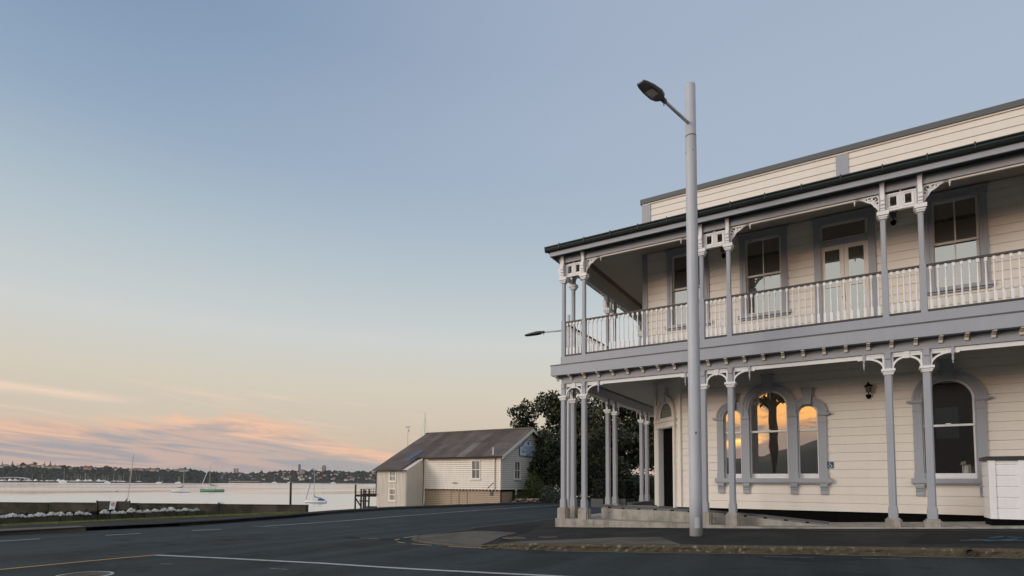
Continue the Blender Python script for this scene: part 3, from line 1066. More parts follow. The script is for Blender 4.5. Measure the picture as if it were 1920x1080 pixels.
# ---- corner boards, parapet posts, caps
for z0, z1, nm in ((3.80, 7.36, 'corner_board'),):
    MB().box(D - .03, D + .13, D - .03, D + .16, z0, z1).build(nm, 'grey', hotel)
MB().box(D - .03, D + .25, D - .03, D + .25, 7.6, 9.02).build('corner_board', 'grey', hotel)
for a in (7.31, 13.2):
    MB().box(a, a + .29, D - .03, D + .12, 7.6, 9.02).build('parapet_post', 'grey', hotel)
MB().box(D - .07, SX, D - .07, D + .3, 9.02, 9.17).box(D - .07, D + .3, D + .3, TY, 9.02, 9.17).build('parapet_cap', 'cap', hotel)
MB().box(D - .02, SX, D - .035, D + .02, 8.975, 9.02).build('parapet_moulding', 'cream', hotel)

# ---- arched windows
def arc(c, r, zc, z0, n=18):
    return [(c - r, z0)] + [(c - r * math.cos(PI * k / n), zc + r * math.sin(PI * k / n)) for k in range(n + 1)] + [(c + r, z0)]


def arched_unit(win, c, hw, zc, zmeet, zb, order=0, spring=None):
    spring = spring or zc
    y0 = D - .055 - .004 * order
    # moulded ring: three steps
    for j, (ra, rb, pr) in enumerate(((0, .07, .0), (.07, .15, .018), (.15, RW, .036))):
        mb = MB()
        mb.strip(arc(c, hw + ra, zc, spring), arc(c, hw + rb, zc, spring), y0 - pr, D + .13)
        mb.build('arch_moulding', 'grey', win)
    # sash
    fwd = .045
    mb = MB()
    yb = D + .085
    mb.strip(arc(c, hw - fwd, zc, zmeet + .05), arc(c, hw + .004, zc, zmeet + .05), yb - .045, yb + .04)
    mb.box(c - hw, c + hw, yb - .05, yb + .04, zmeet, zmeet + .05)
    mb.box(c - .05, c + .05, yb - .065, yb - .05, zmeet + .045, zmeet + .075)
    mb.build('upper_sash', 'white', win)
    mb = MB()
    mb.box(c - hw, c - hw + fwd, yb - .01, yb + .06, zb, zmeet)
    mb.box(c + hw - fwd, c + hw, yb - .01, yb + .06, zb, zmeet)
    mb.box(c - hw + fwd, c + hw - fwd, yb - .01, yb + .06, zb, zb + .13)
    mb.build('lower_sash', 'white', win)
    n = 20
    poly = [(c - hw + .01, zmeet + .03)] + [(c - (hw - .01) * math.cos(PI * k / n), zc + (hw - .01) * math.sin(PI * k / n)) for k in range(n + 1)] + [(c + hw - .01, zmeet + .03)]
    MB().prism(poly, yb, yb + .01, 'y').build('pane', 'glass_low', win)
    MB().box(c - hw + .01, c + hw - .01, yb + .03, yb + .04, zb + .05, zmeet + .02).build('pane', 'glass_low', win)
    # jamb linings
    mb = MB()
    mb.box(c - hw - .003, c - hw + .02, D - .02, yb + .05, zb, zc)
    mb.box(c + hw - .02, c + hw + .003, D - .02, yb + .05, zb, zc)
    mb.build('jamb', 'grey', win)


def keystone(win, c, z0, z1, w0, w1):
    mb = MB()
    mb.prism([(c - w0 / 2, z0), (c + w0 / 2, z0), (c + w1 / 2, z1 - .05), (c - w1 / 2, z1 - .05)], D - .125, D + .0, 'y')
    mb.box(c - w1 / 2 - .02, c + w1 / 2 + .02, D - .14, D, z1 - .05, z1)
    mb.build('keystone', 'grey', win)


def pilaster(win, a, b, zb, zs, capl=0, capr=0):
    mb = MB()
    mb.box(a, b, D - .055, D + .13, zb, zs - .02)
    mb.box(a - .012, b + .012, D - .075, D + .0, zb, zb + .16)
    mb.box(a - .01, b + .01, D - .07, D, zs - .27, zs - .245)
    mb.build('pilaster', 'grey', win)
    mb = MB()
    mb.box(a - .015 - capl, b + .015 + capr, D - .10, D + .0, zs - .045, zs - .0)
    mb.box(a - .005 - capl * .5, b + .005 + capr * .5, D - .085, D + .0, zs - .075, zs - .045)
    mb.build('impost', 'grey', win)


def sill(win, a, b, zt_, brk, h=.115):
    MB().box(a, b, D - .13, D + .05, zt_ - h, zt_).box(a + .03, b - .03, D - .10, D + .03, zt_ - h - .03, zt_ - h).build('sill', 'grey', win)
    for c in brk:
        mb = MB()
        prof = [(D + .0, zt_ - h - .03), (D - .11, zt_ - h - .03), (D - .11, zt_ - h - .07), (D - .095, zt_ - h - .12), (D - .06, zt_ - h - .155), (D - .075, zt_ - h - .165), (D - .075, zt_ - h - .185),
                (D - .05, zt_ - h - .21), (D - .055, zt_ - h - .22), (D - .055, zt_ - h - .31), (D, zt_ - h - .31)]
        mb.prism(prof, c - .085, c + .085, 'x')
        mb.build('sill_bracket', 'grey', win)


def window_part(label=None):
    o = MB().box(0, .001, D + .15, D + .151, 0, .001)
    return o


wt = bpy.data.objects.new('arched_window', None)


def part_empty(name, parent):
    o = bpy.data.objects.new(name, None)
    COL.objects.link(o)
    o.parent = parent
    if parent.name in WORLD_BUILT:
        o.matrix_parent_inverse = Matrix.Translation(-parent.location)
    return o


win3 = part_empty('arched_window', hotel)
win3['label'] = 'triple arched window group with a tall middle light'
for i, (c, h, zc) in enumerate(triple):
    arched_unit(win3, c, h, zc, 1.48, .18, 1 if i == 1 else 0, 1.93)
pilaster(win3, 4.09, 4.27, .18, 1.95, .10, 0)
pilaster(win3, 4.77, 4.97, .18, 1.95)
pilaster(win3, 5.98, 6.20, .18, 1.95)
pilaster(win3, 6.72, 6.90, .18, 1.95, 0, .10)
keystone(win3, 5.475, 2.66, 3.12, .20, .30)
keystone(win3, 6.46, 2.19, 2.66, .17, .27)
keystone(win3, 4.52, 2.19, 2.66, .17, .27)
sill(win3, 4.02, 7.00, .18, (4.18, 4.87, 6.09, 6.81))
win1 = part_empty('arched_window', hotel)
win1['label'] = 'single wide arched window behind the right posts'
arched_unit(win1, *single, 1.46, .18, 0, 2.11)
pilaster(win1, 8.80, 8.98, .18, 2.13, .11, 0)
pilaster(win1, 10.04, 10.22, .18, 2.13, 0, .11)
keystone(win1, single[0], 2.62, 3.10, .20, .30)
sill(win1, 8.72, 10.30, .18, (8.89, 10.13))

# ---- upstairs windows
def casing_window(a, b, z0, z1):
    w = part_empty('sash_window', hotel)
    cw = .16
    mb = MB()
    for x0, x1 in ((a, a + cw), (b - cw, b)):
        mb.box(x0, x1, D - .045, D + .13, z0, z1 - .18)
    mb.box(a - .02, b + .02, D - .05, D + .13, z1 - .18, z1 - .02)
    mb.box(a - .05, b + .05, D - .085, D, z1 - .02, z1 + .02)
    mb.build('casing', 'grey', w)
    mb = MB()
    for x0, x1 in ((a + .05, a + .075), (b - .075, b - .05)):
        mb.box(x0, x1, D - .06, D - .044, z0, z1 - .18)
    mb.build('casing_bead', 'grey', w)
    MB().box(a - .06, b + .06, D - .11, D + .03, z0 - .09, z0).box(a - .02, b + .02, D - .06, D, z0 - .14, z0 - .09).build('sill', 'grey', w)
    ia, ib = a + cw, b - cw
    zm = z0 + (z1 - .18 - z0) * .505
    yb = D + .075
    f = .045
    mb = MB()
    mb.box(ia, ib, yb - .03, yb + .02, z1 - .18 - f, z1 - .18)
    mb.box(ia, ia + f, yb - .03, yb + .02, zm, z1 - .18 - f)
    mb.box(ib - f, ib, yb - .03, yb + .02, zm, z1 - .18 - f)
    mb.box(ia + f, ib - f, yb - .03, yb + .02, zm, zm + .05)
    mb.box((ia + ib) / 2 - .014, (ia + ib) / 2 + .014, yb - .025, yb + .015, zm + .05, z1 - .18 - f)
    mb.build('upper_sash', 'cream', w)
    mb = MB()
    mb.box(ia, ib, yb + .022, yb + .06, z0, z0 + .08)
    mb.box(ia, ia + f, yb + .022, yb + .06, z0 + .08, zm - .003)
    mb.box(ib - f, ib, yb + .022, yb + .06, z0 + .08, zm - .003)
    mb.box((ia + ib) / 2 - .014, (ia + ib) / 2 + .014, yb + .025, yb + .055, z0 + .08, zm - .003)
    mb.build('lower_sash', 'cream', w)
    c = (ia + ib) / 2
    for x0, x1 in ((ia + .01, c), (c + .002, ib - .01)):
        MB().box(x0, x1, yb - .005, yb + .003, zm + .02, z1 - .2).build('pane', 'glass', w)
        MB().box(x0, x1, yb + .04, yb + .048, z0 + .03, zm).build('pane', 'glass', w)
    return w


for a, b in WIN_UP:
    casing_window(a, b, 4.90, 7.30)
# ---- french door upstairs
fd = part_empty('french_door', hotel)
a, b = DOOR_UP
mb = MB()
for x0, x1 in ((a, a + .16), (b - .16, b)):
    mb.box(x0, x1, D - .045, D + .13, 3.80, 7.12)
mb.box(a - .02, b + .02, D - .05, D + .13, 7.12, 7.28)
mb.box(a - .05, b + .05, D - .085, D, 7.28, 7.32)
mb.build('casing', 'grey', fd)
mb = MB()
mb.box(a + .16, b - .16, D - .02, D + .12, 6.50, 6.64)
mb.build('transom_bar', 'grey', fd)
mb = MB()
ia, ib = a + .16, b - .16
for x0, x1, z0, z1 in ((ia, ib, 6.64, 6.69), (ia, ib, 7.07, 7.12), (ia, ia + .05, 6.69, 7.07), (ib - .05, ib, 6.69, 7.07)):
    mb.box(x0, x1, D + .03, D + .09, z0, z1)
mb.build('fanlight_frame', 'cream', fd)
MB().box(ia + .02, ib - .02, D + .055, D + .062, 6.66, 7.1).build('pane', 'glass', fd)
c = (ia + ib) / 2
for x0, x1 in ((ia, c - .003), (c + .003, ib)):
    mb = MB()
    mb.box(x0, x0 + .10, D + .03, D + .09, 3.82, 6.5)
    mb.box(x1 - .10, x1, D + .03, D + .09, 3.82, 6.5)
    mb.box(x0 + .1, x1 - .1, D + .03, D + .09, 6.39, 6.5)
    mb.box(x0 + .1, x1 - .1, D + .03, D + .09, 3.82, 4.45)
    mb.box(x0 + .1, x1 - .1, D + .035, D + .085, 5.36, 5.40)
    mb.build('door_leaf', 'cream', fd)
    MB().box(x0 + .09, x1 - .09, D + .055, D + .062, 4.44, 6.4).build('pane', 'glass', fd)
MB().box(c - .035, c - .01, D + .0, D + .03, 4.95, 5.15).box(c - .09, c - .01, D - .02, D + .005, 5.06, 5.08).build('handle', 'brass', fd)

# ---- splayed corner with the street door
ang = math.atan2(-1, 1)      # along the splay from left end to right end
L0 = Vector((D, D + CH, 0))
L1 = Vector((D + CH, D, 0))
du = (L1 - L0).normalized()
dn = Vector((du.y, -du.x, 0)) * 1      # outward
if dn.x > 0:
    dn = -dn
LS = (L1 - L0).length


def fr_splay(u, y, z):
    p = L0 + du * u - dn * y
    return (p.x, p.y, z)


def sbox(mb, u0, u1, y0, y1, z0, z1):
    vs = [fr_splay(u, y, z) for z in (z0, z1) for (u, y) in ((u0, y0), (u1, y0), (u1, y1), (u0, y1))]
    return mb.add(vs, [(0, 3, 2, 1), (4, 5, 6, 7), (0, 1, 5, 4), (1, 2, 6, 5), (2, 3, 7, 6), (3, 0, 4, 7)])


cs = LS * .47
boards(.1, LS - .1, -.69, 3.34, [rect_hole(cs - .5, cs + .5, -1, 1.95)], fr_splay)
mb = MB()
sbox(mb, -.04, .12, -.035, .1, -.69, 3.34)
sbox(mb, LS - .13, LS + .04, -.035, .1, -.69, 3.34)
mb.build('corner_pilaster', 'cream', hotel)
ed = part_empty('entrance_door', hotel)
mb = MB()
sbox(mb, cs - .58, cs - .47, -.07, .02, -.72, 1.80)
sbox(mb, cs + .47, cs + .58, -.07, .02, -.72, 1.80)
sbox(mb, cs - .64, cs + .64, -.10, .02, 1.80, 1.86)
sbox(mb, cs - .60, cs + .60, -.08, .02, 1.86, 1.98)
sbox(mb, cs - .66, cs + .66, -.12, .02, 1.98, 2.05)
mb.build('door_surround', 'cream', ed)
mb = MB()
sbox(mb, cs - .47, cs - .45, -.06, .62, -.72, 1.80)
sbox(mb, cs + .45, cs + .47, -.06, .62, -.72, 1.80)
sbox(mb, cs - .45, cs + .45, -.06, .62, 1.78, 1.80)
mb.build('door_reveal', 'white', ed)
mb = MB()
sbox(mb, cs - .45, cs + .45, .55, .61, -.70, 1.78)
mb.build('door_leaf', 'door', ed)
mb = MB()
for u0, u1 in ((cs - .36, cs - .06), (cs + .06, cs + .36)):
    for z0, z1 in ((-.55, .12), (.28, 1.05), (1.18, 1.66)):
        for q0, q1, r0, r1 in ((u0, u1, z0, z0 + .03), (u0, u1, z1 - .03, z1), (u0, u0 + .03, z0, z1), (u1 - .03, u1, z0, z1)):
            sbox(mb, q0, q1, .53, .552, r0, r1)
mb.build('door_moulding', 'door', ed)
mb = MB()
sbox(mb, cs + .34, cs + .40, .53, .55, .12, .40)
sbox(mb, cs + .28, cs + .39, .48, .50, .27, .295)
sbox(mb, cs + .36, cs + .385, .495, .535, .27, .295)
mb.build('handle', 'brass', ed)
MB().add([fr_splay(u, y, -.715) for u, y in ((cs - .47, -.05), (cs + .47, -.05), (cs + .47, .6), (cs - .47, .6))], [(0, 1, 2, 3)]).build('threshold', 'conc', ed)
# pointed arch above
def gothic(r, n=12):
    pts = []
    for k in range(n + 1):
        f = k / n
        x = r * math.cos(f * PI / 2)
        z = 1.30 * r * math.sin(f * PI / 2) ** .92
        pts.append((x, z))
    return [(-x, z) for x, z in pts] + [(x, z) for x, z in reversed(pts)][1:]


def splay_strip(mb, A, B, y0, y1, zo):
    n = len(A)
    vs = [fr_splay(cs + p[0], y0, zo + p[1]) for p in A] + [fr_splay(cs + p[0], y0, zo + p[1]) for p in B] + [fr_splay(cs + p[0], y1, zo + p[1]) for p in A] + [fr_splay(cs + p[0], y1, zo + p[1]) for p in B]
    fs = []
    for i in range(n - 1):
        fs += [(i, n + i, n + i + 1, i + 1), (2 * n + i, 2 * n + i + 1, 3 * n + i + 1, 3 * n + i), (i, i + 1, 2 * n + i + 1, 2 * n + i), (n + i, 3 * n + i, 3 * n + i + 1, n + i + 1)]
    mb.add(vs, fs)


mb = MB()
splay_strip(mb, gothic(.46), gothic(.52), -.06, .02, 2.05)
splay_strip(mb, gothic(.52), gothic(.60), -.09, .02, 2.05)
mb.build('arch_moulding', 'cream', ed)
mb = MB()
splay_strip(mb, gothic(.37), gothic(.46), -.035, .02, 2.10)
sbox(mb, cs - .46, cs + .46, -.035, .02, 2.05, 2.12)
mb.build('arch_frame', 'white', ed)
mb = MB()
A = gothic(.375)
mb.add([fr_splay(cs + x, -.012, 2.11 + z) for x, z in A], [tuple(range(len(A)))])
mb.build('transom_panel', 'transom', ed)
mb = MB()
for z, w, h in ((2.40, .05, .02), (2.44, .11, .035), (2.48, .07, .02), (2.31, .24, .028), (2.21, .16, .028)):
    nseg = max(1, int(w / .03))
    for q in range(nseg):
        u = cs - w + 2 * w * q / nseg
        sbox(mb, u, u + 2 * w / nseg * .7, -.018, -.011, z, z + h * (1 if q % 2 else .8))
mb.build('transom_ornament', 'gilt', ed)
mb = MB()
sbox(mb, cs - .05, cs + .05, -.13, .0, 2.62, 2.86)
sbox(mb, cs - .08, cs + .08, -.12, .0, 2.90, 3.10)
mb.build('keystone', 'cream', ed)

# ---- veranda posts
def octa(w, ch):
    h = w / 2
    return [(-h + ch, -h), (h - ch, -h), (h, -h + ch), (h, h - ch), (h - ch, h), (-h + ch, h), (-h, h - ch), (-h, -h + ch)]


mb = MB()
mb.prism(octa(.152, .028), -.72, 2.54, 'z')
mb.prism(octa(.185, .02), -.72, -.50, 'z')
mb.prism(octa(.168, .02), -.50, -.46, 'z')
mb.prism(octa(.132, .012), 2.62, 3.03, 'z')
mb.cbox(0, -.01, .10, .16, 2.88, 3.026)
me_post_low = mb.mesh('veranda_post', 'grey')
mb = MB()
mb.cbox(0, 0, .185, .185, 2.52, 2.555)
mb.cbox(0, 0, .215, .215, 2.555, 2.595)
mb.cbox(0, 0, .265, .265, 2.595, 2.65)
me_cap_low = mb.mesh('capital', 'white')
def plinth(zb):
    b = bmesh.new()
    bmesh.ops.create_cube(b, size=1)
    bmesh.ops.scale(b, vec=(.315, .315, -.72 - zb), verts=b.verts)
    bmesh.ops.translate(b, vec=(0, 0, (-.72 + zb) / 2 - .003), verts=b.verts)
    ed_ = [e for e in b.edges if all(v.co.z > (zb - .72) / 2 for v in e.verts)] + [e for e in b.edges if abs(e.verts[0].co.z - e.verts[1].co.z) > .1]
    bmesh.ops.bevel(b, geom=ed_, offset=.035, segments=2, affect='EDGES')
    me = bpy.data.meshes.new('plinth')
    b.to_mesh(me)
    b.free()
    me.materials.append(M['conc'])
    return me


me_plinth = plinth(-1.45)
mb = MB()
mb.prism(octa(.106, .02), 3.86, 6.22, 'z')
mb.prism(octa(.128, .012), 3.86, 4.98, 'z')
mb.prism(octa(.125, .01), 6.30, 6.99, 'z')
me_post_up = mb.mesh('balcony_post', 'grey')
mb = MB()
mb.cbox(0, 0, .15, .15, 6.17, 6.205)
mb.cbox(0, 0, .185, .185, 6.205, 6.25)
mb.cbox(0, 0, .235, .235, 6.25, 6.34)
me_cap_up = mb.mesh('capital', 'white')
# S-scroll bracket in front of each upper post
zs_ = [6.99, 6.96, 6.93, 6.88, 6.82, 6.75, 6.68, 6.62, 6.57, 6.54]
os_ = [.17, .175, .155, .125, .112, .118, .145, .172, .175, .15]
prof = [(-.055, 6.99)] + [(-o, z) for o, z in zip(os_, zs_)] + [(-.165, 6.535), (-.165, 6.47), (-.14, 6.465), (-.14, 6.40), (-.12, 6.395), (-.12, 6.345), (-.055, 6.345)]
mb = MB()
mb.prism([(p[0] - .005, p[1]) for p in prof], -.042, .042, 'x')
mb.box(-.05, .05, -.185, -.06, 6.955, 6.985)
me_scroll = mb.mesh('scroll_bracket', 'white')


# fretwork quarter bracket
def spiral(cx, cz, r0, r1, a0, a1, n=16):
    return [(cx + (r0 + (r1 - r0) * k / n) * math.cos(a0 + (a1 - a0) * k / n), cz + (r0 + (r1 - r0) * k / n) * math.sin(a0 + (a1 - a0) * k / n)) for k in range(n + 1)]


Z0 = 6.785
mb = MB()
y0, y1 = -.02, .02
edge = [(.53, Z0 - .015), (.44, Z0 - .03), (.36, Z0 - .065), (.30, Z0 - .115), (.255, Z0 - .14), (.215, Z0 - .155), (.175, Z0 - .20), (.15, Z0 - .25), (.105, Z0 - .30), (.085, Z0 - .34), (.06, Z0 - .385), (.055, Z0 - .43)]
mb.ribbon(edge, [.02, .024, .028, .03, .034, .034, .034, .034, .034, .032, .03, .05], y0, y1)
mb.box(.052, .075, y0, y1, Z0 - .42, Z0)
mb.box(.052, .53, y0, y1, Z0 - .012, Z0)
for a in ((.145, Z0 - .085, .075, .018, R(200), R(200 - 400)), (.255, Z0 - .062, .055, .014, R(250), R(250 - 390)), (.105, Z0 - .20, .05, .014, R(80), R(80 + 360)), (.345, Z0 - .035, .03, .01, R(250), R(250 - 330)), (.09, Z0 - .30, .028, .010, R(70), R(70 + 330)),
          (.17, Z0 - .165, .035, .01, R(20), R(20 + 330))):
    mb.ribbon(spiral(*a), .019, y0 + .003, y1 - .003)
mb.ribbon([(.075, Z0 - .14), (.13, Z0 - .165), (.18, Z0 - .15), (.22, Z0 - .11), (.30, Z0 - .09)], .02, y0, y1)
mb.ribbon([(.075, Z0 - .25), (.11, Z0 - .255), (.13, Z0 - .225), (.14, Z0 - .19)], .018, y0, y1)
mb.ribbon([(.36, Z0 - .06), (.40, Z0 - .035), (.46, Z0 - .022)], .016, y0, y1)
me_fret = mb.mesh('fretwork_bracket', 'white')
mb = MB()
mb.lathe([(.0, 6.63), (.006, 6.64), (.012, 6.68), (.008, 6.69), (.018, 6.70), (.02, 6.73), (.012, 6.74), (.012, 6.79)], .545, 0, 8)
mb.cbox(.545, 0, .035, .035, 6.745, 6.785)
me_pend_up = mb.mesh('pendant', 'white')
# lower quarter arch and its pendant
mb = MB()
n = 10
rr_ = .36
mb.box(.068, .105, -.02, .02, 2.65, 3.0)
mb.box(.068, .46, -.02, .02, 2.985, 3.028)
q = [(.075 + rr_ * (1 - math.cos(PI / 2 * k / n)), 2.66 + .265 * math.sin(PI / 2 * k / n)) for k in range(n + 1)]
mb.ribbon(q, .042, -.024, .024)
mb.prism([(.30, 2.99), (.46, 2.99), (.46, 2.905), (.40, 2.90), (.33, 2.905)], -.02, .02, 'y')
mb.prism([(.46, 2.99), (.60, 2.99), (.60, 2.93), (.585, 2.905), (.55, 2.895), (.53, 2.905), (.46, 2.905)], -.02, .02, 'y')
me_qarch = mb.mesh('arch_bracket', 'white')
mb = MB()
mb.cbox(.465, -.035, .045, .04, 2.86, 3.03)
mb.lathe([(.0, 2.66), (.007, 2.67), (.014, 2.70), (.008, 2.715), (.02, 2.74), (.024, 2.80), (.016, 2.83), (.022, 2.86)], .465, -.035, 8)
me_pend_low = mb.mesh('pendant', 'grey')


# arch between the two posts of a pair (half width w) and lattice panel
def pair_parts(w):
    h = w / 2
    mb = MB()
    n = 18
    hi = h - .07
    mb.box(-hi, -hi + .035, -.02, .02, 2.65, 3.0)
    mb.box(hi - .035, hi, -.02, .02, 2.65, 3.0)
    mb.box(-hi, hi, -.02, .02, 2.985, 3.028)
    q = [(-(hi - .015) * math.cos(PI * k / n), 2.66 + .25 * math.sin(PI * k / n)) for k in range(n + 1)]
    mb.ribbon(q, .042, -.024, .024)
    mb.prism([(-.045, 2.875), (.045, 2.875), (.055, 3.026), (-.055, 3.026)], -.04, .03, 'y')
    a = mb.mesh('pair_arch', 'white')
    mb = MB()
    hh = h - .062
    z0, z1 = 6.335, 6.785
    hw, hz0, hz1 = .062, 6.45, 6.675
    cx = hh / 2 - .005
    mb.box(-hh, -cx - hw, -.02, .02, z0 + .03, z1)
    mb.box(cx + hw, hh, -.02, .02, z0 + .03, z1)
    mb.box(-cx + hw, cx - hw, -.02, .02, z0 + .03, z1)
    for s_ in (-1, 1):
        mb.box(s_ * cx - hw, s_ * cx + hw, -.02, .02, z0 + .03, hz0)
        mb.box(s_ * cx - hw, s_ * cx + hw, -.02, .02, hz1, z1)
        for (a0, a1, b0, b1) in ((-hw - .05, -hw - .03, hz0 - .06, hz1 + .05), (hw + .03, hw + .05, hz0 - .06, hz1 + .05), (-hw - .03, hw + .03, hz1 + .03, hz1 + .05), (-hw - .03, hw + .03, hz0 - .06, hz0 - .04)):
            mb.box(s_ * cx + a0, s_ * cx + a1, -.034, -.018, b0, b1)
    mb.box(-hh, hh, -.045, .035, z0, z0 + .03)
    mb.box(-.012, .012, -.032, -.018, z0 + .03, z1)
    b = mb.mesh('lattice_panel', 'white')
    return a, b


# baluster
prof = [(.0, 3.925), (.026, 3.93), (.026, 4.10), (.016, 4.155), (.021, 4.17), (.013, 4.185), (.021, 4.20), (.013, 4.22), (.019, 4.30), (.015, 4.52), (.020, 4.535), (.014, 4.55), (.012, 4.74), (.02, 4.755), (.014, 4.78), (.024, 4.80), (.024, 4.90)]
mb = MB()
mb.box(-.029, .029, -.029, .029, 3.925, 4.125)
mb.lathe([(.030, 4.12), (.022, 4.165), (.016, 4.175), (.024, 4.19), (.016, 4.205), (.023, 4.225), (.015, 4.245), (.021, 4.32), (.017, 4.52), (.022, 4.535), (.015, 4.555), (.013, 4.75), (.022, 4.77), (.014, 4.79), (.022, 4.82)], n=8)
mb.box(-.026, .026, -.026, .026, 4.82, 4.905)
me_bal = mb.mesh('baluster', 'white')
mb = MB()
mb.prism([(-.27, 3.262), (-.27, 3.235), (-.20, 3.225), (-.17, 3.20), (-.12, 3.19), (-.10, 3.13), (-.055, 3.12), (-.055, 3.262)], -.035, .035, 'x')
me_corbel = mb.mesh('corbel', 'cream')

for rot, PP in ((FRONT, PF), (LEFT, PL)):
    sg = 1 if rot == FRONT else -1
    for i, u in enumerate(PP):
        if not (rot == LEFT and i == 0):
            p = put('veranda_post', me_post_low, rot, u)
            mk('capital', me_cap_low, p)
            mk('plinth', me_plinth, p)
            q = put('balcony_post', me_post_up, rot, u)
            mk('capital', me_cap_up, q)
        put('scroll_bracket', me_scroll, rot, u)
        outer = (i % 2 == 0 and u != 0)
        if i % 2 == 1:
            put('fretwork_bracket', me_fret, rot, u, mirror=(sg < 0))
            put('arch_bracket', me_qarch, rot, u, mirror=(sg < 0))
            put('pendant', me_pend_up, rot, u, mirror=(sg < 0))
            put('pendant', me_pend_low, rot, u, mirror=(sg < 0))
        elif i > 0:
            put('fretwork_bracket', me_fret, rot, u, mirror=(sg > 0))
            put('arch_bracket', me_qarch, rot, u, mirror=(sg > 0))
            put('pendant', me_pend_up, rot, u, mirror=(sg > 0))
            put('pendant', me_pend_low, rot, u, mirror=(sg > 0))
    for i in range(0, len(PP) - 1, 2):
        a, b = PP[i], PP[i + 1]
        me1, me2 = pair_parts(abs(b - a))
        put('pair_arch', me1, rot, (a + b) / 2)
        put('lattice_panel', me2, rot, (a + b) / 2)
    # balustrade
    for a, b in zip(PP, PP[1:]):
        lo, hi = min(a, b) + .064, max(a, b) - .064
        mb = MB()
        mb.box(lo, hi, -.03, .03, 3.885, 3.925)
        put('bottom_rail', mb.mesh('bottom_rail', 'rail'), rot, 0)
        mb = MB()
        mb.box(lo, hi, -.035, .035, 4.905, 4.94)
        mb.box(lo, hi, -.022, .022, 4.94, 4.957)
        put('handrail', mb.mesh('handrail', 'rail'), rot, 0)
        n = 5 if hi - lo < 1 else int(round((hi - lo) / .137))
        for k in range(n):
            put('baluster', me_bal, rot, lo + (hi - lo) * (k + .5) / n)
    # corbels under the fascia
    L = SX if rot == FRONT else TY
    u = -.16
    while u < L:
        if not (rot == LEFT and u < 0):
            put('corbel', me_corbel, rot, u * sg)
        u += .446
    # long members, written for the front and turned for the left side
    lo, hi = (0, L) if sg > 0 else (-L, 0)

    def member(name, out, inn, z0, z1, m, e=None):
        """a bar along the side; the front run takes the corner"""
        mb = MB()
        if sg > 0:
            mb.box(-out, L, -out, -inn, z0, z1)
        else:
            mb.box(-L, inn if e is None else e, -out, -inn, z0, z1)
        return put(name, mb.mesh(name, m), rot, 0)

    member('valance_board', .012, -.012, 2.925, 3.028, 'white')
    member('frieze_beam', .055, -.10, 3.03, 3.29, 'grey')
    member('fascia_board', .30, .12, 3.262, 3.555, 'grey')
    member('fascia_flashing', .315, .075, 3.557, 3.585, 'cap')
    member('deck_edge_board', .075, -.10, 3.588, 3.86, 'grey')
    member('eave_beam', .06, -.06, 6.792, 6.992, 'grey')
    member('beam_bead', .02, -.03, 6.748, 6.790, 'cream')
    member('eave_fascia', .33, .29, 6.97, 7.115, 'grey')
    member('eave_lining', .288, -.05, 6.995, 7.02, 'dark')  # eave underside, coloured dark to paint in the shadow band there
    # ogee gutter
    mb = MB()
    pr = [(-.31, 7.115), (-.37, 7.10), (-.42, 7.12), (-.44, 7.17), (-.43, 7.21), (-.455, 7.235), (-.455, 7.26), (-.43, 7.26), (-.41, 7.14), (-.31, 7.14)]
    if sg > 0:
        mb.prism(pr, -.455, L, 'x')
    else:
        mb.prism(pr, -L, .31, 'x')
    put('gutter', mb.mesh('gutter', 'green_dark'), rot, 0)
    u = .05
    me_g = MB().box(-.012, .012, -.465, -.30, 7.255, 7.285).box(-.014, .014, -.462, -.44, 7.13, 7.27).mesh('gutter_strap', 'green_dark')
    while u < L:
        put('gutter_strap', me_g, rot, u * sg)
        u += .82
# floor, ceilings, roof
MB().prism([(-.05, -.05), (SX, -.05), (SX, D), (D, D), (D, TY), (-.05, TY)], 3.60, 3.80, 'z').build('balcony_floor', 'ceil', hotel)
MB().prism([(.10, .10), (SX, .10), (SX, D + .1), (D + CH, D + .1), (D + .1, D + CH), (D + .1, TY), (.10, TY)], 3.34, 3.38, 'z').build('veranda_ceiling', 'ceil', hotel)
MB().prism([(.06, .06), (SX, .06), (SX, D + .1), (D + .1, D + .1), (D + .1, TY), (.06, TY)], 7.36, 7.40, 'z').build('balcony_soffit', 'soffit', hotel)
# inner face of the beams up to the soffit
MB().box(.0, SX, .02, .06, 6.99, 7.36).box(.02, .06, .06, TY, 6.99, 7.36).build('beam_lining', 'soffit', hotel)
mb = MB()
e = -.42
zi, zo_ = 7.86, 7.225
mb.add([(e, e, zo_), (SX, e, zo_), (SX, D + .1, zi), (D + .1, D + .1, zi), (e, TY, zo_), (D + .1, TY, zi),
        (e, e, zo_ - .03), (SX, e, zo_ - .03), (SX, D + .1, zi - .03), (D + .1, D + .1, zi - .03), (e, TY, zo_ - .03), (D + .1, TY, zi - .03)],
       [(0, 1, 2, 3), (0, 3, 5, 4), (6, 9, 8, 7), (6, 10, 11, 9), (0, 6, 7, 1), (0, 4, 10, 6)])
mb.build('veranda_roof', 'iron', hotel)


# veranda floor and ramp
def zfl(s, t):
    return max(-1.045, zp(s, -.2) + .02)


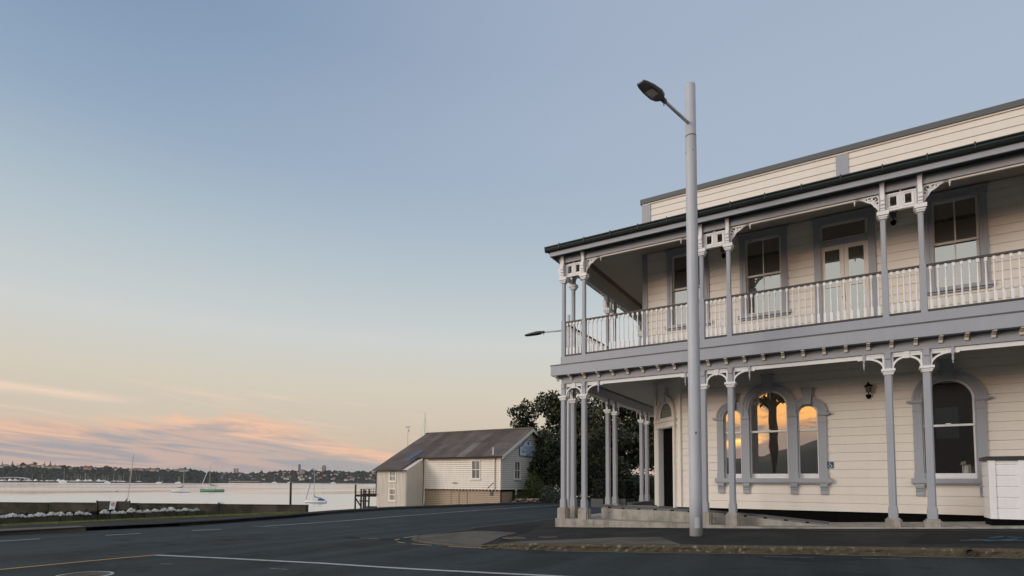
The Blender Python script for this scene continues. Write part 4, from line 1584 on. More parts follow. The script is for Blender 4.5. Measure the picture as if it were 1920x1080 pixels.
mb = MB()
ss = list(np.arange(.0, SX + .1, .5))
for s in ss:
    for t in (-.19, D + .2):
        mb.v.append((s - .19, t, zfl(s, t)))
    for t in (-.19,):
        mb.v.append((s - .19, t, -1.6))
for i in range(len(ss) - 1):
    a = i * 3
    mb.f += [(a, a + 3, a + 4, a + 1), (a, a + 2, a + 5, a + 3)]
k = len(mb.v)
mb.v += [(-.19, TY, zfl(0, 0)), (D + .2, TY, zfl(0, 0)), (-.19, D + .2, zfl(0, 0)), (D + .2, D + .2, zfl(0, 0)), (-.19, TY, -1.6), (-.19, -.19, -1.6), (-.19, -.19, zfl(0, 0))]
mb.f += [(k + 2, k + 3, k + 1, k), (k, k + 4, k + 5, k + 6)]
mb.build('veranda_floor', 'conc', hotel)
ramp = thing('access_ramp', 'low concrete access ramp with a dark kerb rail at the door', 'ramp', (2.5, .5, -1.04), world=True)
prof = [(.9, -.735), (1.55, -.742), (3.0, -.75), (4.0, -.785), (5.5, -.87), (6.95, -.985)]
mb = MB()
edge_t = [.75, .46, .46, .46, .46, .46]
for (s, z), t in zip(prof, edge_t):
    mb.v += [(s, t, z), (s, D + .04, z), (s, t, -1.2)]
for i in range(len(prof) - 1):
    a = i * 3
    mb.f += [(a, a + 3, a + 4, a + 1), (a, a + 2, a + 5, a + 3)]
mb.f.append((0, 1, 2))
mb.add([(.9, .75, -.735), (.9, 3.4, -.735), (D, 3.4, -.735), (D + CH, D, -.735), (.9, .75, -1.2), (.9, 3.4, -1.2)], [(0, 3, 2, 1), (0, 1, 5, 4)])
mb.build('ramp_slab', 'conc', ramp)
mb = MB()
for (p, t), (q, t2) in zip(zip(prof, edge_t), list(zip(prof, edge_t))[1:]):
    if p[0] > 6:
        break
    vs = []
    for (s, z), tt in ((p, t), (q, t2)):
        vs += [(s, tt + .02, z + .035), (s, tt + .09, z + .035), (s, tt + .09, z + .095), (s, tt + .02, z + .095)]
    mb.add(vs, [(0, 1, 2, 3), (4, 7, 6, 5), (0, 4, 5, 1), (1, 5, 6, 2), (2, 6, 7, 3), (3, 7, 4, 0)])
mb.build('kerb_rail', 'plant_box', ramp)
me_foot = MB().box(-.04, .04, .03, .08, -.01, .04).mesh('rail_foot', 'black')
for k in range(12):
    s = 1.2 + k * .48
    z = interp(s, [p[0] for p in prof], [p[1] for p in prof])
    t = interp(s, [p[0] for p in prof], edge_t)
    mk('rail_foot', me_foot, ramp, (s, t, z))


# ---- wall lanterns
def lantern(u, z, label, y=D):
    o = thing('wall_lantern', label, 'lamp', (u, y, z), group='black wall lanterns on the hotel')
    MB().lathe([(.0, -.17), (.03, -.165), (.05, -.13), (.065, -.08), (.065, -.06), (.0, -.055)], 0, -.02, 12).build('wall_plate', 'black', o, smooth=True)
    MB().tube([(0, -.03, -.10), (0, -.10, -.12), (0, -.14, -.07), (0, -.14, -.02)], .014, 8).build('arm', 'black', o, smooth=True)
    MB().lathe([(.035, -.02), (.048, .0), (.066, .14), (.064, .142), (.0, .142)], 0, -.14, 6).build('glass', 'lantern_glass', o)
    mb = MB()
    for k in range(6):
        a = 2 * PI * k / 6
        mb.tube([(.048 * math.cos(a), -.14 + .048 * math.sin(a), -.01), (.067 * math.cos(a), -.14 + .067 * math.sin(a), .145)], .006, 5)
    mb.build('cage', 'black', o)
    MB().lathe([(.10, .135), (.105, .145), (.06, .185), (.03, .205), (.022, .23), (.012, .235), (.016, .25), (.0, .265)], 0, -.14, 10).build('cap', 'black', o)
    return o


lantern(7.88, 2.42, 'black lantern on the street level wall beside the third post')
lantern(8.55, 6.90, 'black lantern on the upper wall right of the french door')
lantern(4.36, 6.90, 'black lantern on the upper wall above the second post pair')
# accessibility sign
sg_ = thing('access_sign', 'small navy wheelchair access sign right of the arched windows', 'sign', (6.97, D - .012, .535))
MB().box(-.075, .075, -.008, .004, -.085, .085).build('plate', 'sign_teal', sg_)
mb = MB()
mb.ribbon(spiral(-.005, -.025, .038, .038, R(140), R(400), 18), .011, -.012, -.008)
mb.ribbon([(-.018, .045), (-.012, .0), (.02, .0), (.036, -.045), (.052, -.04)], .012, -.0125, -.0085)
mb.ribbon([(-.012, .025), (.018, .025)], .010, -.0122, -.0082)
mb.ribbon(spiral(-.02, .06, .006, .006, 0, 2 * PI, 10), .012, -.012, -.008)
mb.build('wheelchair_symbol', 'sign_white', sg_)

# ---- white enclosure at the right
en = thing('bin_enclosure', 'white boarded box with dark lid against the hotel wall', 'cabinet', (9.97, .30, -.88))
wE, dE = .60, .8
MB().box(.03, wE + .3, .04, dE, 0, .17).build('base', 'black', en)
for x0, x1 in ((0, .115), (wE - .115, wE)):
    MB().box(x0, x1, -.02, .10, .19, 1.44).build('corner_post', 'white', en)
z = .19
while z < 1.42:
    z1 = min(z + .232, 1.43)
    mb = MB()
    mb.prism([(.0, z), (.0, z1 - .03), (.018, z1 - .012), (.018, z1), (.06, z1), (.06, z)], .115, wE - .115, 'x')
    mb.build('board', 'white', en)
    mb = MB()
    mb.prism([(wE - .01, z), (wE - .01, z1 - .03), (wE - .03, z1 - .012), (wE - .03, z1), (wE - .07, z1), (wE - .07, z)], .12, dE, 'y')
    mb.build('side_board', 'white', en)
    mb = MB()
    mb.prism([(.01, z), (.01, z1 - .03), (.03, z1 - .012), (.03, z1), (.07, z1), (.07, z)], .12, dE, 'y')
    mb.build('side_board', 'white', en)
    z += .232
MB().box(-.03, wE + .03, -.05, dE + .03, 1.44, 1.52).build('lid', 'dark', en)
MB().box(wE + .06, wE + .16, .05, dE, 0, 1.40).build('return_post', 'cream', en)

# ================================================================= street lamps
def street_lamp(loc, h, r0, r1, adir, arm_z, arm_len, label, head=.85, group='street lamps'):
    o = thing('street_lamp', label, 'street lamp', loc, group=group)
    MB().lathe([(r0, -.1), (r0, .9), (r0 - (r0 - r1) * .5, h * .5), (r1 + .004, arm_z - .32), (r1 + .004, arm_z - .315), (r1, arm_z - .31), (r1, h - .03), (r1 - .01, h), (.0, h + .005)], n=24).build('pole', 'pole', o, smooth=True)
    MB().lathe([(r1 + .004, arm_z - .305), (r1 + .0055, arm_z - .30), (r1 + .0055, arm_z - .29), (r1 + .004, arm_z - .285)], n=24).build('pole_seam', 'lamp_head', o, smooth=True)
    for k in range(4):
        a = PI / 2 * k - PI / 2 + HE
        x, y = (r1 + .006) * math.cos(a), (r1 + .006) * math.sin(a)
        MB().tube([(x, y, arm_z - .68), (x * 1.04, y * 1.04, arm_z - .68)], .012, 8).build('bolt', 'lamp_head', o)
    fa = -PI / 2 + HE - .15
    fx, fy = math.cos(fa), math.sin(fa)

    def curved(w_, z0, z1, off, nm, m):
        vs, n = [], 5
        for k in range(n + 1):
            a = fa + (k / n - .5) * w_ / r0
            for z in (z0, z1):
                rr_ = r0 - (r0 - r1) * min(1, z / arm_z) + off
                vs.append((rr_ * math.cos(a), rr_ * math.sin(a), z))
        MB().add(vs, [(2 * k, 2 * k + 2, 2 * k + 3, 2 * k + 1) for k in range(n)]).build(nm, m, o, smooth=True)
    if r0 > .1:
        curved(.11, .18, .42, .004, 'hatch', 'pole')
        curved(.03, 2.30, 2.36, .003, 'number_tag', 'dark')
    d = Vector((adir[0], adir[1], 0)).normalized()
    sd = Vector((-d.y, d.x, 0))
    rise = .04
    a0 = d * (r1 * .6)
    a1 = d * arm_len
    MB().tube([(a0.x, a0.y, arm_z), (a1.x, a1.y, arm_z + rise * arm_len)], .036, 12).build('arm', 'pole', o, smooth=True)
    k1 = d * (arm_len + .18)
    MB().tube([(a1.x * .96, a1.y * .96, arm_z + rise * arm_len), (k1.x, k1.y, arm_z + rise * arm_len + .015)], [.052, .062], 12).build('arm_collar', 'lamp_head', o, smooth=True)
    MB().tube([tuple(a1 + Vector((0, 0, arm_z + rise * arm_len - .04))), tuple(a1 + Vector((0, 0, arm_z + rise * arm_len - .12)))], .012, 6).build('sensor', 'lamp_head', o)
    # shallow tapered luminaire
    st = [(0, .065, .045, -.02), (.07, .13, .055, -.025), (.22, .165, .06, -.03), (.5, .155, .035, -.03), (head - .08, .12, .0, -.03), (head + .02, .085, -.02, -.032)]
    vs, fs = [], []
    for (l, w, up_, dn_) in st:
        p = d * (arm_len + .10 + l)
        z = arm_z + rise * arm_len - .02 * l
        for (ww, hh) in ((-w, dn_ + .01), (-w * .97, up_ * .4), (-w * .6, up_), (w * .6, up_), (w * .97, up_ * .4), (w, dn_ + .01), (w * .9, dn_ - .02), (-w * .9, dn_ - .02)):
            q = p + sd * ww
            vs.append((q.x, q.y, z + hh))
    for i in range(len(st) - 1):
        for k in range(8):
            fs.append((i * 8 + k, i * 8 + (k + 1) % 8, (i + 1) * 8 + (k + 1) % 8, (i + 1) * 8 + k))
    fs += [tuple(range(8)), tuple(range(len(vs) - 8, len(vs)))]
    MB().add(vs, fs).build('lamp_head', 'lamp_head', o)
    vs = []
    for l, w in ((.24, .10), (.52, .09)):
        p = d * (arm_len + .10 + l)
        z = arm_z + rise * arm_len - .02 * l - .056 - .004 * (l > .5)
        for ww in (-w, w):
            q = p + sd * ww
            vs.append((q.x, q.y, z))
    vs += [(x, y, z + .04) for x, y, z in vs]
    MB().add(vs, [(0, 1, 3, 2), (4, 6, 7, 5), (0, 4, 5, 1), (1, 5, 7, 3), (3, 7, 6, 2), (2, 6, 4, 0)]).build('lens', 'lens', o)
    return o


LP = (4.42, -2.18)
lz = zp(*LP)
street_lamp((LP[0], LP[1], lz), 10.70, .142, .122, (-.30, -1.06), 9.70, 1.15, 'tall pale grey street lamp standing before the hotel', .80)
street_lamp((-2.45, 5.4, -1.37), 8.35, .075, .065, (-1, -.05), 7.72, 1.15, 'slim street lamp behind the hotel corner posts', .75)

# ================================================================= bench, bed, flowers
bp_ = bearing(219, 25.4)
zb_ = -1.74
bench = thing('park_bench', 'dark slatted park bench facing the water with a notice on its back', 'bench', (bp_[0], bp_[1], zb_), HE)
BW = 1.50
for i, z in enumerate((.40, .54, .68)):
    MB().box(-BW / 2, BW / 2, -.04 - .02 * i, -.005 - .02 * i, z, z + .115).build('backrest_slat', 'bench', bench)
for i in range(4):
    MB().box(-BW / 2, BW / 2, .04 + i * .11, .13 + i * .11, .38, .415).build('seat_slat', 'bench', bench)
for sx in (-1, 1):
    x = sx * (BW / 2 - .02)
    mb = MB()
    mb.tube([(x, -.06, 0), (x, -.02, .36), (x, -.10, .82)], .03, 8)
    mb.tube([(x, .50, 0), (x, .44, .38), (x, -.02, .38)], .03, 8)
    mb.build('bench_frame', 'bench_iron', bench, smooth=True)
    mb = MB()
    xx = sx * (BW / 2 + .10)
    mb.tube([(x, -.05, .62), (xx, .1, .66), (xx, .40, .62), (x, .48, .4)], .026, 8)
    mb.tube([(xx, .20, .65), (xx, .24, .40), (x, .2, .38)], .018, 6)
    mb.build('armrest', 'bench_iron', bench, smooth=True)
mb = MB()
mb.prism([(-.16, .42), (.10, .42), (.17, .80), (-.11, .80)], -.115, -.105, 'y')
nt_ = mb.build('notice', 'sign_sky', bench)
MB().prism([(-.105, .53), (.10, .53), (.14, .78), (-.08, .78)], -.119, -.1155, 'y').build('notice_field', 'sign_white', nt_)
mb = MB()
mb.ribbon(spiral(.015, .66, .075, .075, 0, 2 * PI, 24), .022, -.123, -.1195)
mb.ribbon([(-.035, .61), (.065, .71)], .022, -.1235, -.12)
mb.build('prohibition_mark', 'sign_red', nt_)
MB().box(.0, .03, -.1222, -.1192, .61, .71).build('bottle_mark', 'dark', nt_)

bed = thing('flower_bed', 'long low timber edged flower bed before the sea wall', 'flower bed', (-19.4, -4, -1.7), world=True)
BF = [(-20.2, -11.0), (-19.95, -8.4), (-19.6, -6.4), (-19.2, -4.0), (-19.0, -1.4), (-18.95, .0)]
Pb = resample(BF, .42)
me_peg = None
for i in range(len(Pb) - 1):
    a, b = Vector(Pb[i]), Vector(Pb[i + 1])
    c = (a + b) / 2
    L = (b - a).length
    an = math.atan2(b.y - a.y, b.x - a.x)
    if me_peg is None:
        me_peg = MB().box(-.195, .195, -.05, .05, -.1, .25).mesh('edging_block', 'conc_dark')
    mk('edging_block', me_peg, bed, (c.x, c.y, zg(c.x) + rnd.uniform(-.02, .015)), an + rnd.uniform(-.03, .03))
A = [(p[0] - .05, p[1]) for p in BF]
B = [(p[0] - 1.2, p[1] + (.0 if i < 5 else -.6)) for i, p in enumerate(BF)]
sheet(A, B, 'soil', 'bed_soil', lambda s, t: zg(s) + .18, 4, .5, 0, bed)


def leaf_quads(centers, size, rr, flat=.0):
    """small folded leaf quads at random attitudes"""
    n = len(centers)
    c = np.asarray(centers, dtype=float)
    a = rr.normal(size=(n, 3))
    a /= np.linalg.norm(a, axis=1)[:, None]
    b = rr.normal(size=(n, 3))
    b -= (b * a).sum(1)[:, None] * a
    b /= np.linalg.norm(b, axis=1)[:, None]
    s = size * rr.uniform(.6, 1.4, size=(n, 1))
    v = np.stack([c - a * s, c + b * s * .5, c + a * s, c - b * s * .5], 1).reshape(-1, 3)
    f = np.arange(4 * n).reshape(n, 4)
    return v, f


def leaf_mesh(name, v, f, m):
    me = bpy.data.meshes.new(name)
    me.from_pydata(v.tolist(), [], f.tolist())
    me.materials.append(M[m])
    return me


NR = np.random.default_rng(11)


def blob_points(blobs, n, rr, shell=.55):
    """points in ellipsoids, denser towards the outside; blobs = (cx,cy,cz,rx,ry,rz)"""
    w = np.array([b[3] * b[4] * b[5] for b in blobs]) ** .75
    w /= w.sum()
    out = []
    for b, k in zip(blobs, rr.multinomial(n, w)):
        d = rr.normal(size=(k, 3))
        d /= np.linalg.norm(d, axis=1)[:, None]
        r = (shell + (1.12 - shell) * rr.random((k, 1)) ** .8) * (1 + .16 * np.sin(7 * d[:, :1] + 3 * d[:, 1:2] * 2 + b[0]))
        out.append(np.array(b[:3]) + d * r * np.array(b[3:6]))
    return np.vstack(out)


# flowering clumps: a few meshes shared in turn
clump_meshes = []
for k in range(4):
    rr = np.random.default_rng(30 + k)
    p = blob_points([(0, 0, .10, .20, .18, .12)], 90, rr, .3)
    lv = leaf_mesh('leaves', *leaf_quads(p, .06, rr), 'darkleaf')
    nb = 46
    a = rr.uniform(0, 2 * PI, 210)
    r = .24 * np.sqrt(rr.random(210))
    q = np.stack([r * np.cos(a), r * np.sin(a) * .85, .15 + .15 * (1 - (r / .25) ** 2) * rr.uniform(.4, 1.15, 210)], 1)
    bl = leaf_mesh('blossoms', *leaf_quads(q, .048, rr), 'petal')
    clump_meshes.append((lv, bl))
Pf = resample(BF, .31)
for i, p in enumerate(Pf[:-1]):
    if rnd.random() < .05:
        continue
    lv, bl = clump_meshes[i % 4]
    x, y = p[0] - .28 - rnd.random() * .12, p[1] + rnd.uniform(-.05, .05)
    o = thing('flower_clump', 'white flowering clump in the bed by the sea wall', 'flowers', (x, y, zg(x) + .17), rnd.uniform(0, 6), group='white flowers in the bed')
    s_ = rnd.uniform(.55, .95)
    o.scale = (s_, s_, s_ * rnd.uniform(.85, 1.25))
    mk('leaves', lv, o)
    mk('blossoms', bl, o)
me_dk = leaf_mesh('dark_plant', *leaf_quads(blob_points([(0, 0, .10, .22, .2, .14)], 170, NR, .3), .07, NR), 'darkleaf')
for i, p in enumerate(Pf[:-1]):
    if rnd.random() < .12:
        continue
    o = mk('bedding_plant', me_dk, None, (p[0] - .75 - rnd.random() * .2, p[1] - rnd.uniform(-.15, .15), zg(p[0]) + .14), rnd.uniform(0, 6))
    tag(o, 'dark leaved bedding plant behind the white flowers', 'plant', 'dark plants in the bed')


# ================================================================= trees and shrubs
def tree(name, loc, label, blobs, trunk, n, size, leafm='leaf', group=None, limbs=()):
    o = thing(name, label, 'tree', loc, group=group)
    mb = MB()
    for pts, r0, r1 in trunk:
        mb.tube(pts, [r0 + (r1 - r0) * i / (len(pts) - 1) for i in range(len(pts))], 9)
    mb.build('trunk', 'bark', o, smooth=True)
    p = blob_points(blobs, n, NR, .45)
    mk('crown', leaf_mesh('crown', *leaf_quads(p, size, NR), leafm), o)
    return o


def crown_blobs(R_, z0, z1, k, seed, flat=.75):
    rr = random.Random(seed)
    out = []
    for i in range(k):
        a = 2 * PI * i / k + rr.uniform(-.4, .4)
        d = R_ * math.sqrt(rr.uniform(.05, 1)) * .75
        r = R_ * rr.uniform(.17, .37)
        z = z0 + (z1 - z0) * rr.uniform(.12, .92) * (1 - .25 * (d / R_) ** 2)
        out.append((d * math.cos(a), d * math.sin(a), z, r, r, r * flat))
    return out


def limbs(seed, R_, zb, zt_, k=5, r=.28):
    rr = random.Random(seed)
    t = [([(0, 0, -.3), (.1, .1, zb * .5), (.0, .2, zb)], r * 1.5, r * 1.1)]
    for i in range(k):
        a = 2 * PI * i / k + rr.uniform(-.5, .5)
        d = R_ * rr.uniform(.5, .8)
        z = zt_ * rr.uniform(.6, .9)
        t.append(([(0, .1, zb * .8), (d * .4 * math.cos(a), d * .4 * math.sin(a), zb + (z - zb) * .45), (d * math.cos(a), d * math.sin(a), z)], r * .8, r * .15))
    return t


TZ = -1.6
tree('pohutukawa_tree', (-20.3, 37.5, TZ), 'dark spreading tree right behind the boat shed gable', crown_blobs(5.0, 2.6, 11.0, 36, 5), limbs(1, 4.4, 2.2, 9.5), 15000, .19, group='dark trees beyond the left street')
tree('pohutukawa_tree', (-14.2, 39.5, TZ), 'tall dense dark tree behind the hotel corner posts', crown_blobs(5.9, 1.8, 11.8, 44, 8), limbs(2, 5, 2.4, 10), 19000, .20, group='dark trees beyond the left street')
tree('pohutukawa_tree', (-7.6, 42.5, TZ), 'dark tree with a leaning trunk seen through the left veranda', crown_blobs(5.6, 2.4, 11.4, 40, 12), limbs(3, 5, 1.8, 10), 17000, .20, group='dark trees beyond the left street')
tree('pohutukawa_tree', (-1.5, 47.5, TZ), 'dark tree farthest right behind the left veranda posts', crown_blobs(5.4, 2.0, 11.0, 24, 15), limbs(4, 5, 1.8, 10), 11000, .21, group='dark trees beyond the left street')
tree('small_tree', (-14.3, 26.6, TZ), 'small dense tree hiding half of the boat shed sign', crown_blobs(2.3, .9, 6.0, 22, 21, .9) + [(-.2, 0, 2.2, 1.0, 1.0, 1.2), (.6, .3, 3.6, 1.2, 1.1, 1.2)], limbs(5, 1.8, 1.2, 5, 5, .10), 7500, .12)
tree('small_tree', (-11.4, 31.0, TZ), 'dark bushy tree between the two hotel corner posts', crown_blobs(2.9, .4, 6.8, 20, 23, .9), limbs(6, 2.0, 1.2, 5, 4, .12), 7000, .14)
# low dark planting that closes the view under the crowns
for i, (x, y, r, h) in enumerate(((-17.5, 38.0, 2.4, 2.4), (-14.8, 36.8, 2.2, 2.6), (-6.8, 38.5, 2.3, 2.3), (-1.2, 38.0, 2.4, 2.2), (-11.0, 39.0, 2.2, 2.6), (1.5, 40.0, 2.4, 2.4), (-9.0, 36.0, 1.9, 1.7), (-5.4, 35.0, 1.9, 1.5), (-3.6, 39.0, 2.2, 1.9), (-12.3, 36.0, 1.9, 2.0))):
    p = blob_points([(0, 0, h * .5, r, r, h * .55), (r * .5, .2, h * .45, r * .6, r * .6, h * .5)], 2200, NR, .4)
    tag(mk('garden_shrub', leaf_mesh('garden_shrub', *leaf_quads(p, .13, NR), 'leaf'), None, (x, y, -1.6)), 'dark rounded shrub under the trees beyond the left street', 'shrub', 'shrubs under the dark trees')


def shrub(px, depth, r, h, m, label, n=1500, size=.07):
    x, y = bearing(px, depth)
    p = blob_points([(0, 0, h * .5, r, r, h * .52), (r * .5, .1, h * .4, r * .6, r * .6, h * .45), (-r * .5, -.1, h * .38, r * .6, r * .55, h * .42)], n, NR, .4)
    return tag(mk('garden_shrub', leaf_mesh('garden_shrub', *leaf_quads(p, size, NR), m), None, (x, y, -1.62)), label, 'shrub')


shrub(1001, 45.2, .75, 2.6, 'leaf_green', 'bright green shrub below the boat shed window', 1700, .085)
shrub(1029, 44.6, .95, 1.35, 'leaf_grey', 'low grey green shrub at the kerb beside the boat shed', 1700, .07)
shrub(1046, 46.0, .8, 1.2, 'leaf_grey', 'rounded grey shrub nearest the hotel corner post', 1200, .07)
shrub(975, 44.6, .55, .9, 'leaf_green', 'small green shrub behind the garden stones', 700, .06)
for i in range(15):
    x, y = bearing(966 + i * 3.3 + rnd.uniform(-2, 2), 43.9 + (i % 3) * .25)
    b = bmesh.new()
    bmesh.ops.create_icosphere(b, subdivisions=1, radius=1)
    for v in b.verts:
        v.co = Vector((v.co.x * .26, v.co.y * .2, v.co.z * .13)) * rnd.uniform(.85, 1.15)
    me = bpy.data.meshes.new('garden_stone')
    b.to_mesh(me)
    b.free()
    me.materials.append(M['stone'])
    tag(mk('garden_stone', me, None, (x, y, -1.50 + .2 * (i % 2)), rnd.uniform(0, 3)), 'pale flat stone edging the garden beside the boat shed', 'stone', 'stones edging the shed garden')


# planters on the left veranda
def planter(x, y, w, d, h, label, hh, round_=False):
    o = thing('planter', label, 'planter', (x, y, -1.05), group='clipped hedges in veranda planters')
    if round_:
        MB().lathe([(w * .42, 0), (w * .5, h), (w * .46, h), (w * .44, h - .04), (.0, h - .05)], n=20).build('pot', 'plant_box', o)
        p = blob_points([(0, 0, h + hh * .5, w * .47, w * .47, hh * .55)], 1800, NR, .55)
    else:
        mb = MB()
        mb.box(-w / 2, w / 2, -d / 2, d / 2, 0, h)
        for k in range(2):
            mb.box(-w / 2 - .012, w / 2 + .012, -d / 2 - .012, d / 2 + .012, h * (.45 * k + .08), h * (.45 * k + .46))
        mb.build('box', 'plant_box', o)
        n = 3200
        q = NR.uniform(-1, 1, (n, 3))
        ax = NR.integers(0, 3, n)
        q[np.arange(n), ax] = np.sign(q[np.arange(n), ax]) * NR.uniform(.82, 1.03, n)
        p = q * np.array([w * .46, d * .46, hh * .5]) + np.array([0, 0, h + hh * .5])
    mk('foliage', leaf_mesh('foliage', *leaf_quads(p, .045, NR), 'hedge'), o)
    return o


planter(-2.25, 8.6, .55, 1.5, .38, 'long planter of clipped dark hedge behind the corner posts', .85)
planter(-1.55, 9.3, .60, 1.2, .38, 'short planter of clipped dark hedge beside the second post pair', .82)
planter(-.62, 9.8, .95, .95, .40, 'round tub with a clipped dark bush between the post pairs', .85, True)
tag(MB().box(.2, .42, 4.9, 9.5, -1.05, -.70).build('planter_wall', 'plant_box'), 'long dark trough wall on the left veranda floor', 'trough')
# pale building glimpsed through the trees
gh = thing('cottage', 'pale cottage glimpsed between the dark trunks', 'house', (-3.5, 68, -2.2))
MB().box(-5, 5, -3, 3, 0, 2.9).build('wall', 'house_white', gh)
MB().prism([(-3.4, 2.9), (3.4, 2.9), (0, 4.9)], -5.3, 5.3, 'x').build('roof', 'red_roof', gh)
for x in (-3, 0, 3):
    MB().box(x - .5, x + .5, -3.03, -2.98, .9, 2.2).build('window', 'glass_far', gh)

# ================================================================= boat shed
shed = thing('boat_shed', 'white weatherboard boat shed with rusty roof on the quay', 'boat shed', (-19, 24, -1.6), world=True)
T0, SR, SLf, LT = 20.9, -15.72, -23.4, 18.8


def lap(mb, u0, u1, z0, z1, pitch, f, holes=()):
    z = z0
    while z < z1 - .01:
        zt_ = min(z + pitch, z1) - .020
        cur = u0
        for (a, b, h0, h1) in sorted(holes):
            if zt_ > h0 and z < h1:
                if a > cur:
                    mb.add([f(cur, -.036, z), f(a, -.036, z), f(a, 0, zt_), f(cur, 0, zt_), f(cur, .01, z), f(a, .01, z)], [(0, 1, 2, 3), (0, 4, 5, 1)])
                cur = max(cur, b)
        if u1 > cur:
            mb.add([f(cur, -.036, z), f(u1, -.036, z), f(u1, 0, zt_), f(cur, 0, zt_), f(cur, .01, z), f(u1, .01, z)], [(0, 1, 2, 3), (0, 4, 5, 1)])
        z += pitch


mb = MB()
lap(mb, SLf, SR, -.52, 2.12, .165, lambda u, y, z: (u, T0 + y, z), [(-18.40, -17.62, .30, 1.78)])
tag(mb.build('weatherboards', 'shed_white', shed, fix=False), None, kind='stuff')
# gable end, boards cut to the roof slope
mb = MB()
z = -.52
TC, RZ = 25.4, 4.50
while z < RZ - .1:
    zt_ = z + .145
    hw = 4.5 if z < 2.05 else max(.05, (RZ - .05 - z) / .52)
    hw2 = 4.5 if zt_ < 2.05 else max(.0, (RZ - .05 - zt_) / .52)
    x = lambda y: SR - y
    cuts = [(TC - hw, TC + hw)]
    if zt_ > .30 and z < 1.74:
        cuts = [(TC - hw, 22.93), (23.83, TC + hw)]
    for (a, b) in cuts:
        a2 = a if a > TC - hw + .01 or hw == hw2 else TC - hw2
        b2 = b if b < TC + hw - .01 or hw == hw2 else TC + hw2
        mb.add([(x(-.036), a, z), (x(-.036), b, z), (x(0), b2, zt_), (x(0), a2, zt_), (x(.01), a, z), (x(.01), b, z)], [(0, 1, 2, 3), (0, 4, 5, 1)])
    z += .165
tag(mb.build('gable_boards', 'shed_grey', shed, fix=False), None, kind='stuff')
MB().box(SLf - 3, SR - .05, T0 + .05, T0 + 8.9, -.52, 2.1).prism([(T0 + .05, 2.1), (T0 + 8.95, 2.1), (TC, RZ - .05)], -26.9, SR - .05, 'x').build('inner_wall', 'black', shed)  # black backing paints shadow lines in the gaps between the boards
mb = MB()
lap(mb, SLf, SR - .1, -2.62, -.52, .15, lambda u, y, z: (u, T0 + .16 + y, z))
tag(mb.build('lower_boards', 'shed_beige', shed, fix=False), None, kind='stuff')
MB().box(SLf, SR - .1, T0 + .17, T0 + .3, -2.7, -.52).build('lower_wall', 'black', shed)  # black so the gaps between lower boards read as shadow lines
me_j = MB().box(-.04, .04, -.05, .2, -.10, .0).mesh('joist', 'shed_beige')
for k in range(24):
    mk('joist', me_j, shed, (SLf + .2 + k * .32, T0, -.52))
for a, b in ((-20.6, -19.8), (-19.78, -18.95)):
    mb = MB()
    mb.box(a, a + .04, T0 + .10, T0 + .15, -1.75, -.70)
    mb.box(b - .04, b, T0 + .10, T0 + .15, -1.75, -.70)
    mb.box(a + .04, b - .04, T0 + .10, T0 + .15, -.74, -.70)
    mb.build('door', 'shed_beige', shed)
MB().box(-16.75, -16.45, T0 + .11, T0 + .14, -1.0, -.62).build('vent', 'dark', shed)
# corner boards and trims
MB().box(SR - .12, SR + .03, T0 - .04, T0 + .12, -.54, 2.1).build('corner_board', 'shed_white', shed)
MB().box(SLf - .02, SLf + .05, T0 - .05, T0 - .02, -1.7, 2.0).build('downpipe', 'timber', shed)
MB().tube([(SR - .5, T0 - .08, -.5), (SR - .5, T0 - .08, 1.9), (SR - .62, T0 - .1, 2.15), (SR - .62, T0 - .1, 2.75)], .05, 8).build('vent_pipe', 'shed_white', shed)
MB().tube([(SR - 1.2, T0 - .06, -.4), (SR - .55, T0 - .06, .1)], .04, 6).build('drain', 'shed_white', shed)
MB().box(-21.3 + 1.0, -20.9 + 1.1, T0 - .10, T0 - .02, -.05, .0).build('bracket', 'timber', shed)


def shed_window(f, a, b, z0, z1, mull=True):
    w = MB()
    fr = .10

    def bx(u0, u1, y0, y1, h0, h1):
        vs = [f(u, y, z) for z in (h0, h1) for (u, y) in ((u0, y0), (u1, y0), (u1, y1), (u0, y1))]
        w.add(vs, [(0, 3, 2, 1), (4, 5, 6, 7), (0, 1, 5, 4), (1, 2, 6, 5), (2, 3, 7, 6), (3, 0, 4, 7)])
    bx(a - fr, a, -.06, .06, z0 - .05, z1 + .08)
    bx(b, b + fr, -.06, .06, z0 - .05, z1 + .08)
    bx(a, b, -.06, .06, z1, z1 + .08)
    bx(a - fr - .05, b + fr + .05, -.10, .06, z0 - .14, z0 - .05)
    bx(a, b, -.04, .04, z0 - .05, z0)
    zm = (z0 + z1) / 2
    bx(a, b, -.03, .03, zm - .03, zm + .03)
    if mull:
        c = (a + b) / 2
        bx(c - .02, c + .02, -.025, .03, z0, zm - .03)
        bx(c - .02, c + .02, -.025, .03, zm + .03, z1)
    o = w.build('window', 'shed_white', shed)
    g2 = MB()
    g2.add([f(a, .02, z0), f(b, .02, z0), f(b, .02, z1), f(a, .02, z1)], [(0, 1, 2, 3)])
    g2.build('pane', 'glass_far', o)
    return o


shed_window(lambda u, y, z: (u, T0 + y, z), -18.36, -17.66, .36, 1.70)
shed_window(lambda u, y, z: (SR - y, u, z), 22.98, 23.78, .36, 1.68)
